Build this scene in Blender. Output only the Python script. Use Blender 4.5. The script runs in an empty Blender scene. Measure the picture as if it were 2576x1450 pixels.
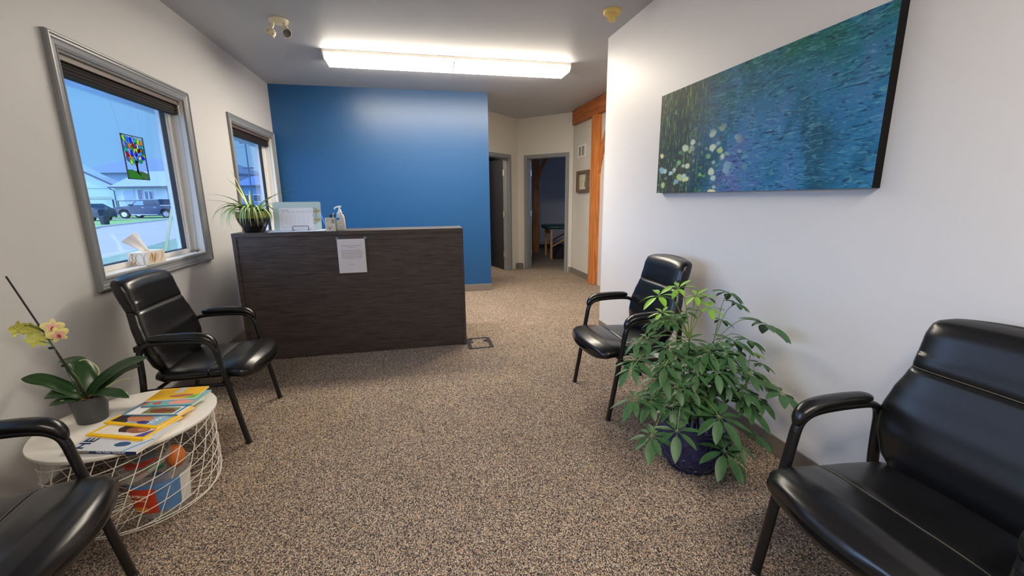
import bpy, bmesh, math, random
from mathutils import Vector, Matrix
random.seed(7)
S = bpy.context.scene
COL = S.collection
PI = math.pi
sin, cos = math.sin, math.cos

# ------------------------------------------------------------------ camera
cd = bpy.data.cameras.new('camera'); cam = bpy.data.objects.new('camera', cd); COL.objects.link(cam)
CR = Vector((0.97656803, -0.21493584, -0.01083809)); CU = Vector((0.05482993, 0.19979087, 0.97830327)); CF = Vector((0.20810709, 0.95597395, -0.2068943))
M = Matrix((( CR.x, CU.x, -CF.x, 0.0), (CR.y, CU.y, -CF.y, 0.0), (CR.z, CU.z, -CF.z, 1.30), (0, 0, 0, 1)))
cam.matrix_world = M
cd.sensor_fit = 'HORIZONTAL'; cd.sensor_width = 36.0; cd.lens = 36.0 * 1073.996 / 2576.0
cd.clip_start = 0.02; cd.clip_end = 500
S.camera = cam

# ------------------------------------------------------------------ world, sun, exposure
W = bpy.data.worlds.new('world'); S.world = W; W.use_nodes = True
nt = W.node_tree; nt.nodes.clear()
def nd(t, ty, **kw):
    n = t.nodes.new(ty)
    for k, v in kw.items():
        if k.startswith('in_'): n.inputs[k[3:].replace('_', ' ')].default_value = v
        else: setattr(n, k, v)
    return n
wo = nd(nt, 'ShaderNodeOutputWorld'); wb = nd(nt, 'ShaderNodeBackground')
tc = nd(nt, 'ShaderNodeTexCoord'); sx = nd(nt, 'ShaderNodeSeparateXYZ')
nt.links.new(tc.outputs['Generated'], sx.inputs[0])
rp = nd(nt, 'ShaderNodeValToRGB')
rp.color_ramp.elements[0].position = 0.0; rp.color_ramp.elements[0].color = (0.20, 0.42, 0.74, 1)
rp.color_ramp.elements[1].position = 0.45; rp.color_ramp.elements[1].color = (0.07, 0.30, 0.62, 1)
nt.links.new(sx.outputs['Z'], rp.inputs[0])
# a bright hazy part of the sky to the side of the building
dt = nd(nt, 'ShaderNodeVectorMath', operation='DOT_PRODUCT'); dt.inputs[1].default_value = Vector((-0.95, -0.16, 0.20)).normalized()
nt.links.new(tc.outputs['Generated'], dt.inputs[0])
mr = nd(nt, 'ShaderNodeMapRange'); mr.inputs[1].default_value = 0.52; mr.inputs[2].default_value = 0.95; mr.inputs[3].default_value = 0.0; mr.inputs[4].default_value = 1.0
mr.interpolation_type = 'SMOOTHSTEP'
nt.links.new(dt.outputs['Value'], mr.inputs[0])
mx = nd(nt, 'ShaderNodeMix', data_type='RGBA'); mx.inputs['B'].default_value = (2.7, 3.9, 6.2, 1)
nt.links.new(mr.outputs[0], mx.inputs['Factor']); nt.links.new(rp.outputs[0], mx.inputs['A'])
nt.links.new(mx.outputs['Result'], wb.inputs[0]); wb.inputs[1].default_value = 1.0
nt.links.new(wb.outputs[0], wo.inputs[0])
sl = bpy.data.lights.new('sun', 'SUN'); so = bpy.data.objects.new('sun', sl); COL.objects.link(so)
sl.energy = 1.2; sl.color = (0.75, 0.88, 1.0); sl.angle = math.radians(6)
so.rotation_euler = Vector((-0.55, 0.55, -0.75)).to_track_quat('-Z', 'Y').to_euler()
S.view_settings.view_transform = 'Standard'; S.view_settings.look = 'None'
S.view_settings.gamma = 1.0; S.view_settings.use_curve_mapping = False
S.view_settings.exposure = 0.45
LAMP = 36.0
S.cycles.max_bounces = 10; S.cycles.diffuse_bounces = 6; S.cycles.transparent_max_bounces = 24

# ------------------------------------------------------------------ materials
def srgb(r, g, b):
    f = lambda c: (c / 255 / 12.92) if c / 255 <= 0.04045 else ((c / 255 + 0.055) / 1.055) ** 2.4
    return (f(r), f(g), f(b), 1)
MATS = {}
def mat(name, col, rough=0.6, metal=0.0, bump=0.0, bscale=200.0, var=0.0, vscale=8.0, spec=0.5, coat=0.0, trans=0.0, emit=None, est=0.0, alpha=1.0, sss=0.0, stretch=None):
    if name in MATS: return MATS[name]
    m = bpy.data.materials.new(name); m.use_nodes = True; t = m.node_tree; b = t.nodes['Principled BSDF']
    c = col if len(col) == 4 else (*col, 1)
    b.inputs['Base Color'].default_value = c; b.inputs['Roughness'].default_value = rough; b.inputs['Metallic'].default_value = metal
    b.inputs['Specular IOR Level'].default_value = spec; b.inputs['Coat Weight'].default_value = coat
    b.inputs['Transmission Weight'].default_value = trans; b.inputs['Alpha'].default_value = alpha
    if emit: b.inputs['Emission Color'].default_value = (*emit[:3], 1); b.inputs['Emission Strength'].default_value = est
    co = t.nodes.new('ShaderNodeTexCoord'); src = co.outputs['Object']
    if stretch:
        mp = t.nodes.new('ShaderNodeMapping'); mp.inputs['Scale'].default_value = stretch; t.links.new(src, mp.inputs[0]); src = mp.outputs[0]
    if var > 0:
        n = t.nodes.new('ShaderNodeTexNoise'); n.inputs['Scale'].default_value = vscale; n.inputs['Detail'].default_value = 6
        t.links.new(src, n.inputs['Vector'])
        x = t.nodes.new('ShaderNodeMix'); x.data_type = 'RGBA'
        x.inputs['A'].default_value = (*[max(0, v * (1 - var)) for v in c[:3]], 1); x.inputs['B'].default_value = (*[min(1, v * (1 + var)) for v in c[:3]], 1)
        t.links.new(n.outputs['Fac'], x.inputs['Factor']); t.links.new(x.outputs['Result'], b.inputs['Base Color'])
    if bump > 0:
        n = t.nodes.new('ShaderNodeTexNoise'); n.inputs['Scale'].default_value = bscale; n.inputs['Detail'].default_value = 3
        t.links.new(src, n.inputs['Vector'])
        bp = t.nodes.new('ShaderNodeBump'); bp.inputs['Strength'].default_value = bump; bp.inputs['Distance'].default_value = 0.002
        t.links.new(n.outputs['Fac'], bp.inputs['Height']); t.links.new(bp.outputs[0], b.inputs['Normal'])
    MATS[name] = m
    return m
def ramp(t, src, stops, interp='LINEAR'):
    r = t.nodes.new('ShaderNodeValToRGB'); r.color_ramp.interpolation = interp
    while len(r.color_ramp.elements) < len(stops): r.color_ramp.elements.new(0.5)
    for e, (p, c) in zip(r.color_ramp.elements, stops): e.position = p; e.color = c if len(c) == 4 else (*c, 1)
    t.links.new(src, r.inputs[0]); return r

wall_m = mat('wall_paint', srgb(196, 195, 195), 0.55, bump=0.10, bscale=160)
hall_m = mat('hall_paint', srgb(200, 196, 188), 0.6, bump=0.10, bscale=160)
ceil_m = mat('ceiling_paint', srgb(184, 186, 193), 0.55, bump=0.25, bscale=130)
blue_m = mat('blue_paint', srgb(26, 78, 128), 0.36, bump=0.10, bscale=160)
room_m = mat('back_room_paint', srgb(196, 192, 206), 0.6)
base_m = mat('rubber_baseboard', srgb(118, 110, 104), 0.45)
casing_m = mat('grey_casing', srgb(128, 130, 134), 0.38)
vinyl_m = mat('white_vinyl', srgb(226, 224, 220), 0.35)
sill_m = mat('white_sill_paint', srgb(232, 229, 224), 0.3)
black_lea = mat('black_leather', (0.005, 0.005, 0.006), 0.27, bump=0.07, bscale=420, spec=0.55)
black_tube = mat('black_tube', (0.006, 0.006, 0.007), 0.30, spec=0.45)
pad_m = mat('black_arm_pad', (0.006, 0.006, 0.007), 0.27, spec=0.5)
thread_m = mat('seam_thread', srgb(84, 78, 68), 0.6)
tear_m = mat('worn_lining', srgb(190, 182, 170), 0.8)
white_met = mat('white_wire', srgb(236, 230, 218), 0.4)
white_top = mat('white_tabletop', srgb(238, 234, 226), 0.32)
black_pl = mat('black_plastic', (0.015, 0.015, 0.017), 0.35)
paper_m = mat('white_paper', srgb(236, 233, 232), 0.8)
ink_m = mat('black_ink', (0.02, 0.02, 0.03), 0.8)
steel_m = mat('steel', (0.55, 0.55, 0.55), 0.3, metal=1.0)
leaf_m = mat('dark_leaf', srgb(60, 98, 58), 0.42, var=0.4, vscale=30, spec=0.4)
leaf_bm = mat('young_leaf', srgb(128, 182, 60), 0.4, var=0.2, vscale=30)
stem_m = mat('green_stem', srgb(110, 135, 70), 0.5)
bark_m = mat('brown_stem', srgb(70, 52, 38), 0.8)
soil_m = mat('dark_soil', srgb(52, 36, 28), 0.95, bump=1.0, bscale=120, var=0.5, vscale=90)
cream_pl = mat('cream_plastic', srgb(238, 226, 196), 0.4)
yellow_pl = mat('yellowed_plastic', srgb(236, 208, 128), 0.45)
dark_m = mat('dark_void', (0.02, 0.02, 0.02), 0.8)

def glass(name, col=(1, 1, 1, 1), rough=0.0, mixf=0.12):
    m = bpy.data.materials.new(name); m.use_nodes = True; t = m.node_tree; t.nodes.clear()
    o = t.nodes.new('ShaderNodeOutputMaterial'); tr = t.nodes.new('ShaderNodeBsdfTransparent'); gl = t.nodes.new('ShaderNodeBsdfGlossy')
    tr.inputs[0].default_value = col; gl.inputs['Roughness'].default_value = rough
    lw_ = t.nodes.new('ShaderNodeLayerWeight'); pw = t.nodes.new('ShaderNodeMath'); pw.operation = 'POWER'; pw.inputs[1].default_value = 4.0; t.links.new(lw_.outputs['Facing'], pw.inputs[0])
    ml = t.nodes.new('ShaderNodeMath'); ml.operation = 'MULTIPLY_ADD'; ml.use_clamp = True; ml.inputs[1].default_value = 0.7; ml.inputs[2].default_value = 0.02 + mixf; t.links.new(pw.outputs[0], ml.inputs[0])
    x = t.nodes.new('ShaderNodeMixShader'); t.links.new(ml.outputs[0], x.inputs[0]); t.links.new(tr.outputs[0], x.inputs[1]); t.links.new(gl.outputs[0], x.inputs[2]); t.links.new(x.outputs[0], o.inputs[0])
    return m
glass_m = glass('window_glass', (0.97, 0.99, 1, 1), 0.0, 0.0)
sleeve_m = glass('clear_sleeve', (0.97, 0.97, 0.98, 1), 0.15, 0.03)
def cloudy(name, col, k):
    m = bpy.data.materials.new(name); m.use_nodes = True; t = m.node_tree; t.nodes.clear(); o = t.nodes.new('ShaderNodeOutputMaterial')
    a = t.nodes.new('ShaderNodeBsdfTransparent'); a.inputs[0].default_value = (0.96, 0.96, 0.96, 1); b = t.nodes.new('ShaderNodeBsdfDiffuse'); b.inputs[0].default_value = col; tl = t.nodes.new('ShaderNodeBsdfTranslucent'); tl.inputs[0].default_value = col; g = t.nodes.new('ShaderNodeBsdfGlossy'); g.inputs['Roughness'].default_value = 0.2
    x = t.nodes.new('ShaderNodeMixShader'); x.inputs[0].default_value = 0.5; t.links.new(b.outputs[0], x.inputs[1]); t.links.new(tl.outputs[0], x.inputs[2])
    y = t.nodes.new('ShaderNodeMixShader'); y.inputs[0].default_value = 0.12; t.links.new(x.outputs[0], y.inputs[1]); t.links.new(g.outputs[0], y.inputs[2])
    z = t.nodes.new('ShaderNodeMixShader'); z.inputs[0].default_value = k; t.links.new(a.outputs[0], z.inputs[1]); t.links.new(y.outputs[0], z.inputs[2]); t.links.new(z.outputs[0], o.inputs[0]); return m
tubplastic_m = cloudy('cloudy_tub_plastic', (0.78, 0.77, 0.75, 1), 0.22)
bottle_m = glass('clear_bottle_plastic', (0.90, 0.92, 0.96, 1), 0.25, 0.25)

def carpet():
    m = bpy.data.materials.new('berber_carpet'); m.use_nodes = True; t = m.node_tree; b = t.nodes['Principled BSDF']
    co = t.nodes.new('ShaderNodeTexCoord'); mp = t.nodes.new('ShaderNodeMapping'); t.links.new(co.outputs['Object'], mp.inputs[0])
    mp.inputs['Rotation'].default_value = (0, 0, 0.5); mp.inputs['Scale'].default_value = (1.0, 0.72, 1.0)
    v = t.nodes.new('ShaderNodeTexVoronoi'); v.inputs['Scale'].default_value = 300; v.feature = 'F1'; t.links.new(mp.outputs[0], v.inputs['Vector'])
    s = t.nodes.new('ShaderNodeSeparateColor'); t.links.new(v.outputs['Color'], s.inputs[0])
    c = [(0.0, srgb(60, 60, 70)), (0.14, srgb(106, 98, 94)), (0.28, srgb(210, 190, 164)), (0.42, srgb(170, 150, 128)), (0.56, srgb(120, 120, 124)), (0.66, srgb(188, 148, 126)), (0.75, srgb(220, 204, 180)), (0.86, srgb(144, 128, 114)), (0.95, srgb(72, 64, 60))]
    r = ramp(t, s.outputs[0], c, 'CONSTANT')
    n = t.nodes.new('ShaderNodeTexNoise'); n.inputs['Scale'].default_value = 3.0; t.links.new(co.outputs['Object'], n.inputs['Vector'])
    x = t.nodes.new('ShaderNodeMix'); x.data_type = 'RGBA'; x.blend_type = 'MULTIPLY'; x.inputs['Factor'].default_value = 1.0
    r2 = ramp(t, n.outputs['Fac'], [(0.35, (0.90, 0.90, 0.90)), (0.65, (1, 1, 1))])
    t.links.new(r.outputs[0], x.inputs['A']); t.links.new(r2.outputs[0], x.inputs['B']); 
    # dark gaps between the loops
    r3 = ramp(t, v.outputs['Distance'], [(0.35, (1, 1, 1)), (0.8, (0.55, 0.52, 0.50))])
    y = t.nodes.new('ShaderNodeMix'); y.data_type = 'RGBA'; y.blend_type = 'MULTIPLY'; y.inputs['Factor'].default_value = 1.0
    t.links.new(x.outputs['Result'], y.inputs['A']); t.links.new(r3.outputs[0], y.inputs['B']); t.links.new(y.outputs['Result'], b.inputs['Base Color'])
    bp = t.nodes.new('ShaderNodeBump'); bp.invert = True; bp.inputs['Strength'].default_value = 0.7; bp.inputs['Distance'].default_value = 0.003
    t.links.new(v.outputs['Distance'], bp.inputs['Height']); t.links.new(bp.outputs[0], b.inputs['Normal'])
    b.inputs['Roughness'].default_value = 0.95; b.inputs['Specular IOR Level'].default_value = 0.1
    return m
carpet_m = carpet()

def wood(name, c1, c2, scale=(1, 1, 1), rough=0.45, knots=False, bump=0.1, dist=3.0, ws=6.0):
    m = bpy.data.materials.new(name); m.use_nodes = True; t = m.node_tree; b = t.nodes['Principled BSDF']
    co = t.nodes.new('ShaderNodeTexCoord'); mp = t.nodes.new('ShaderNodeMapping'); mp.inputs['Scale'].default_value = scale; t.links.new(co.outputs['Object'], mp.inputs[0])
    n = t.nodes.new('ShaderNodeTexNoise'); n.inputs['Scale'].default_value = ws; n.inputs['Detail'].default_value = 8; n.inputs['Distortion'].default_value = dist; t.links.new(mp.outputs[0], n.inputs['Vector'])
    r = ramp(t, n.outputs['Fac'], [(0.30, c1), (0.68, c2)])
    out = r.outputs[0]
    if knots:
        v = t.nodes.new('ShaderNodeTexVoronoi'); v.inputs['Scale'].default_value = 3.2
        m2 = t.nodes.new('ShaderNodeMapping'); m2.inputs['Scale'].default_value = (1, 1, 0.55); t.links.new(co.outputs['Object'], m2.inputs[0]); t.links.new(m2.outputs[0], v.inputs['Vector'])
        rk = ramp(t, v.outputs['Distance'], [(0.05, (0.16, 0.08, 0.04)), (0.13, (1, 1, 1))])
        x = t.nodes.new('ShaderNodeMix'); x.data_type = 'RGBA'; x.blend_type = 'MULTIPLY'; x.inputs['Factor'].default_value = 1.0
        t.links.new(out, x.inputs['A']); t.links.new(rk.outputs[0], x.inputs['B']); out = x.outputs['Result']
    t.links.new(out, b.inputs['Base Color']); b.inputs['Roughness'].default_value = rough
    bp = t.nodes.new('ShaderNodeBump'); bp.inputs['Strength'].default_value = bump; bp.inputs['Distance'].default_value = 0.003
    t.links.new(n.outputs['Fac'], bp.inputs['Height']); t.links.new(bp.outputs[0], b.inputs['Normal'])
    return m
desk_m = wood('dark_woodgrain_laminate', srgb(38, 32, 31), srgb(80, 70, 66), (1.2, 1.2, 26), 0.42, ws=5.0, dist=0.8, bump=0.05)
timber_m = wood('orange_timber', srgb(136, 68, 24), srgb(226, 142, 68), (22, 22, 0.8), 0.5, knots=True, ws=3.0, dist=0.5)
timberh_m = wood('orange_timber_beam', srgb(118, 58, 22), srgb(200, 118, 56), (22, 0.8, 22), 0.5, knots=False, ws=3.0, dist=0.5)
frame_wood = wood('weathered_frame_wood', srgb(78, 62, 48), srgb(120, 100, 82), (8, 8, 1), 0.7)
blind_m = wood('dark_blind', srgb(16, 10, 14), srgb(34, 22, 26), (1, 1, 60), 0.85, ws=3.0)

# ------------------------------------------------------------------ mesh helper
class MB:
    def __init__(s): s.v = []; s.f = []; s.m = []
    def add(s, vs, fs, mi=0, T=None):
        o = len(s.v)
        s.v += [tuple(T @ Vector(v)) if T else tuple(v) for v in vs]
        s.f += [[i + o for i in f] for f in fs]; s.m += [mi] * len(fs); return s
    def box(s, x0, x1, y0, y1, z0, z1, mi=0, T=None, c=0.0):
        if c > 0:   # chamfered box
            c = min(c, (x1-x0)/2.01, (y1-y0)/2.01, (z1-z0)/2.01)
            bm = bmesh.new(); bmesh.ops.create_cube(bm, size=1)
            for q in bm.verts: q.co = ((x0+x1)/2 + q.co.x*(x1-x0), (y0+y1)/2 + q.co.y*(y1-y0), (z0+z1)/2 + q.co.z*(z1-z0))
            bmesh.ops.bevel(bm, geom=list(bm.edges), offset=c, segments=2, affect='EDGES', profile=0.5)
            bm.verts.index_update(); vs = [q.co.copy() for q in bm.verts]; fs = [[q.index for q in f.verts] for f in bm.faces]; bm.free()
            return s.add(vs, fs, mi, T)
        vs = [(x0,y0,z0),(x1,y0,z0),(x1,y1,z0),(x0,y1,z0),(x0,y0,z1),(x1,y0,z1),(x1,y1,z1),(x0,y1,z1)]
        return s.add(vs, [[0,3,2,1],[4,5,6,7],[0,1,5,4],[1,2,6,5],[2,3,7,6],[3,0,4,7]], mi, T)
    def prism(s, poly, axis, a0, a1, mi=0, T=None):
        n = len(poly)
        def P(p, a): return {'x': (a, p[0], p[1]), 'y': (p[0], a, p[1]), 'z': (p[0], p[1], a)}[axis]
        vs = [P(p, a0) for p in poly] + [P(p, a1) for p in poly]
        fs = [list(range(n))[::-1], list(range(n, 2*n))] + [[i, (i+1) % n, (i+1) % n + n, i + n] for i in range(n)]
        return s.add(vs, fs, mi, T)
    def rings(s, rs, mi=0, cap=True, closed=False, T=None):
        n = len(rs[0]); vs = [p for r in rs for p in r]; fs = []
        k = len(rs)
        for i in range(k if closed else k-1):
            a = i*n; b = ((i+1) % k)*n
            for j in range(n): fs.append([a+j, a+(j+1) % n, b+(j+1) % n, b+j])
        if cap and not closed: fs.append(list(range(n))[::-1]); fs.append([(k-1)*n + j for j in range(n)])
        return s.add(vs, fs, mi, T)
    def tube(s, pts, r, n=10, mi=0, r2=None, side=None, closed=False, T=None, sub=0):
        pts = [Vector(p) for p in pts]
        n0 = len(pts)
        if sub: pts = smooth_path(pts, sub, closed)
        def res(a):
            if not isinstance(a, (list, tuple)) or len(a) == len(pts): return a
            o = []
            for i in range(len(pts)):
                f = i/(len(pts)-1)*(n0-1); q = min(int(f), n0-2); o.append(a[q] + (a[q+1]-a[q])*(f-q))
            return o
        r = res(r); r2 = res(r2)
        rs = []; k = len(pts); prev = None
        for i, p in enumerate(pts):
            if closed: d = pts[(i+1) % k] - pts[i-1]
            else: d = pts[min(i+1, k-1)] - pts[max(i-1, 0)]
            d.normalize()
            if side is not None: a = Vector(side)
            elif prev is not None: a = prev
            else: a = Vector((0, 0, 1)) if abs(d.z) < 0.9 else Vector((1, 0, 0))
            a = (a - d * a.dot(d)).normalized(); b = d.cross(a); prev = a
            ra = r[i] if isinstance(r, (list, tuple)) else r
            rb = (r2 if r2 is not None else ra)
            if isinstance(rb, (list, tuple)): rb = rb[i]
            rs.append([p + a * (ra * cos(2*PI*j/n)) + b * (rb * sin(2*PI*j/n)) for j in range(n)])
        return s.rings(rs, mi, True, closed, T)
    def cyl(s, c, r, z0, z1, n=32, mi=0, r1=None, T=None):
        return s.lathe([(r, z0), (r if r1 is None else r1, z1)], c, n, mi, T)
    def lathe(s, prof, c=(0, 0), n=40, mi=0, T=None, cap=True):
        rs = [[(c[0] + q*cos(2*PI*j/n), c[1] + q*sin(2*PI*j/n), z) for j in range(n)] for q, z in prof]
        return s.rings(rs, mi, cap, False, T)
    def ball(s, c, r, mi=0, T=None, n=16):
        rx, ry, rz = r if isinstance(r, (tuple, list)) else (r, r, r); rs = []
        for i in range(1, n//2):
            t = PI*i/(n//2); rs.append([(c[0] + rx*sin(t)*cos(2*PI*j/n), c[1] + ry*sin(t)*sin(2*PI*j/n), c[2] - rz*cos(t)) for j in range(n)])
        return s.rings(rs, mi, True, False, T)
    def strip(s, rows, mi=0):
        n = len(rows[0]); vs = [p for r in rows for p in r]; fs = []
        for i in range(len(rows)-1):
            for j in range(n-1): fs.append([i*n+j, i*n+j+1, (i+1)*n+j+1, (i+1)*n+j])
        o = len(s.v); s.v += [tuple(p) for p in vs]; s.f += [[i+o for i in f] for f in fs]
        s.m += [mi[k % (n-1)] if isinstance(mi, (list, tuple)) else mi for k in range(len(fs))]
        return s
    def build(s, name, mats, parent=None, smooth=None, solid=0.0, sub=0, bevel=0.0):
        me = bpy.data.meshes.new(name); me.from_pydata([tuple(v) for v in s.v], [], s.f)
        if not isinstance(mats, (list, tuple)): mats = [mats]
        for x in mats: me.materials.append(x)
        for p, i in zip(me.polygons, s.m): p.material_index = i
        bm = bmesh.new(); bm.from_mesh(me)
        if not solid: bmesh.ops.recalc_face_normals(bm, faces=bm.faces)
        bm.to_mesh(me); bm.free()
        if smooth is not None:
            for p in me.polygons: p.use_smooth = True
            me.set_sharp_from_angle(angle=math.radians(smooth))
        o = bpy.data.objects.new(name, me); COL.objects.link(o)
        if parent: o.parent = parent
        if solid: q = o.modifiers.new('thickness', 'SOLIDIFY'); q.thickness = solid
        if bevel: q = o.modifiers.new('edge', 'BEVEL'); q.width = bevel; q.segments = 2; q.limit_method = 'ANGLE'
        if sub: q = o.modifiers.new('subdivision', 'SUBSURF'); q.levels = sub; q.render_levels = sub
        return o
def smooth_path(p, k, closed=False):
    out = []; n = len(p)
    rng = range(n if closed else n-1)
    for i in rng:
        if closed: a, b, c, d = p[i-1], p[i], p[(i+1) % n], p[(i+2) % n]
        else: a, b, c, d = p[max(i-1, 0)], p[i], p[i+1], p[min(i+2, n-1)]
        for j in range(k):
            t = j/k; out.append(0.5*((2*b) + (c-a)*t + (2*a-5*b+4*c-d)*t*t + (3*b-a-3*c+d)*t**3))
    if not closed: out.append(p[-1])
    return out
def root(name, label, cat, loc=(0, 0, 0), rz=0.0, group=None):
    o = bpy.data.objects.new(name, None); COL.objects.link(o); o.location = loc; o.rotation_euler = (0, 0, rz); o.empty_display_size = 0.05
    o['label'] = label; o['category'] = cat
    if group: o['group'] = group
    return o
def tag(o, label, cat, group=None):
    o['label'] = label; o['category'] = cat
    if group: o['group'] = group
    return o
def struct(o): o['kind'] = 'structure'; return o
def text(name, body, size, mtl, parent, T, align='CENTER', ext=0.0003, bold=0.0):
    cu = bpy.data.curves.new(name, 'FONT'); cu.body = body; cu.size = size; cu.align_x = align; cu.extrude = ext; cu.offset = bold; cu.resolution_u = 2
    tmp = bpy.data.objects.new('tmp', cu); COL.objects.link(tmp)
    bpy.context.view_layer.update()
    me = bpy.data.meshes.new_from_object(tmp.evaluated_get(bpy.context.evaluated_depsgraph_get()))
    bpy.data.objects.remove(tmp); me.transform(T); me.materials.clear(); me.materials.append(mtl)
    o = bpy.data.objects.new(name, me); COL.objects.link(o); o.parent = parent
    return o
def super_ring(c, ex, ez, a, b, n=28, e=3.0):
    c, ex, ez = Vector(c), Vector(ex), Vector(ez); out = []
    for j in range(n):
        t = 2*PI*j/n; x = abs(cos(t))**(2/e)*(1 if cos(t) >= 0 else -1); y = abs(sin(t))**(2/e)*(1 if sin(t) >= 0 else -1)
        out.append(c + ex*(a*x) + ez*(b*y))
    return out

# ================================================================== SETTING
ZC = 2.657; XL = -1.65; XR = 1.72; YB = 5.949; YN = -3.2
# floor: main room, hall and the two side rooms share one carpet
struct(MB().box(XL-0.14, 6.0, YN, 12.0, -0.10, 0.0).build('floor', carpet_m))
struct(MB().box(XL-0.30, 6.0, YN-0.1, 12.0, ZC, ZC+0.12).build('ceiling', ceil_m))
# left wall with three window openings, the nearest one added to bring in daylight
wins = [(0.30, 1.75, 0.91, 2.025), (2.655, 3.81, 0.91, 2.025), (4.665, 5.84, 0.91, 2.025)]
XO = -1.80
w = MB(); ys = [YN] + [q for a in wins for q in (a[0], a[1])] + [YB+0.02]
for i in range(0, len(ys), 2): w.box(XO, XL, ys[i], ys[i+1], 0, ZC)
for y0, y1, z0, z1 in wins: w.box(XO, XL, y0, y1, 0, z0); w.box(XO, XL, y0, y1, z1, ZC)
struct(w.build('wall_left', wall_m))
# exterior cladding with its own deeper reveal
sid = mat('exterior_siding', srgb(196, 214, 232), 0.7)
w = MB()
for i in range(0, len(ys), 2): w.box(XO-0.022, XO-0.001, ys[i] - (0.0 if i == 0 else 0.03), ys[i+1] + (-0.03 if i < 6 else 0), -0.4, ZC)
for y0, y1, z0, z1 in wins: w.box(XO-0.022, XO-0.001, y0-0.03, y1-0.03, -0.4, z0-0.01); w.box(XO-0.022, XO-0.001, y0-0.03, y1-0.03, z1, ZC)
struct(w.build('trim_1', sid))
struct(MB().box(XL-0.02, XR+0.3, YN-0.12, YN, 0, ZC).build('wall_near', wall_m))
struct(MB().box(XL, 0.994, YB, YB+0.12, 0, ZC).build('wall_far', blue_m))
# right wall: ends at y = 3.82, then steps away to the right
struct(MB().box(XR, XR+0.13, YN, 3.82, 0, ZC).build('wall_right', mat('wall_paint_lit', srgb(217, 216, 217), 0.5, bump=0.10, bscale=160)))  # paler copy of the wall paint: the brighter light is put into its colour
struct(MB().box(XR+0.13, 5.6, 3.70, 3.82, 0, ZC).build('wall_alcove', hall_m))
w = MB(); w.box(5.6, 5.72, 3.7, 7.3, 0, ZC); w.box(5.6, 5.72, 10.6, 12.0, 0, ZC); w.box(5.6, 5.72, 7.3, 10.6, 0, 0.7); w.box(5.6, 5.72, 7.3, 10.6, 2.3, ZC); struct(w.build('wall_alcove_side', hall_m))
MB_ = MB(); MB_.box(5.64, 5.645, 7.3, 10.6, 0.7, 2.3); struct(MB_.build('window_4', glass_m))  # unseen window and opening, added so daylight reaches the treatment room
# hall: corner at C, two 45 degree walls with a door each
R2 = math.sqrt(0.5); CX, CY = 1.825, 7.778
TA = Matrix.Translation((CX, CY, 0)) @ Matrix(((-R2, -R2, 0, 0), (-R2, R2, 0, 0), (0, 0, 1, 0), (0, 0, 0, 1)))   # local x runs along wall A away from the corner, local y goes behind it
TB = Matrix.Translation((CX, CY, 0)) @ Matrix(((R2, R2, 0, 0), (-R2, R2, 0, 0), (0, 0, 1, 0), (0, 0, 0, 1)))
def hallwall(name, T, d0, d1, L, z1=1.985):
    w = MB(); w.box(-0.0, d0, 0, 0.12, 0, ZC, T=T); w.box(d1, L, 0, 0.12, 0, ZC, T=T); w.box(d0, d1, 0, 0.12, z1, ZC, T=T)
    return struct(w.build(name, hall_m))
hallwall('wall_hall_left', TA, 0.29, 1.07, 1.9); hallwall('wall_hall_right', TB, 0.19, 0.965, 1.085)
struct(MB().box(2.60, 2.72, 3.82, 7.03, 0, ZC).build('wall_hall_side', hall_m))
# hidden room behind the blue wall, and the dim rooms behind the two doors
struct(MB().box(-1.0, -0.9, 5.95, 9.0, 0, ZC).build('wall_back_room_left', hall_m))
struct(MB().box(-1.0, 1.0, 8.9, 9.0, 0, ZC).build('wall_back_room_far', hall_m))
struct(MB().box(1.72, 1.84, 7.95, 12.0, 0, ZC).build('wall_partition', room_m))
w = MB(); w.box(-2.4, 2.6, 0, 0.1, 0, ZC, T=Matrix.Translation((3.05, 10.80, 0)) @ Matrix.Rotation(math.radians(-24), 4, 'Z')); struct(w.build('wall_treatment_far', room_m))
struct(MB().box(2.7, 5.6, 5.3, 5.4, 0, ZC).build('wall_treatment_near', room_m))
struct(MB().box(1.0, 1.1, 8.3, 12.0, 0, ZC).build('wall_storage', room_m))
struct(MB().box(1.0, 5.72, 12.0, 12.1, 0, ZC).build('wall_end', room_m))
# baseboards
def bboard(name, x0, x1, y0, y1, T=None, h=0.10):
    m = MB(); m.box(x0, x1, y0, y1, 0, h, T=T, c=0.003); return struct(m.build(name, base_m))
bboard('baseboard_right', XR-0.008, XR, YN, 3.82)
bboard('baseboard_left', XL, XL+0.008, YN, YB-0.01)
bboard('baseboard_far', XL+0.01, 1.0, YB-0.008, YB)
bboard('baseboard_far_end', 0.994, 1.0, YB, YB+0.12)
bboard('baseboard_hall', 0.0, 0.105, -0.008, 0.0, TA); bboard('baseboard_hall_right', 0.0, 0.11, -0.008, 0.0, TB); bboard('baseboard_hall_end', 1.03, 1.085, -0.008, 0.0, TB)
bboard('baseboard_hall_side', 2.592, 2.60, 6.10, 7.02)
m_ = MB(); m_.box(-2.4, 2.6, -0.008, 0, 0, 0.1, T=Matrix.Translation((3.05, 10.80, 0)) @ Matrix.Rotation(math.radians(-24), 4, 'Z')); struct(m_.build('baseboard_treatment', mat('dark_base', srgb(70, 66, 66), 0.6)))
struct(MB().box(XR-0.001, XR+0.131, 3.82, 3.824, 0, ZC).build('trim_2', MATS['wall_paint_lit']))

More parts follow.
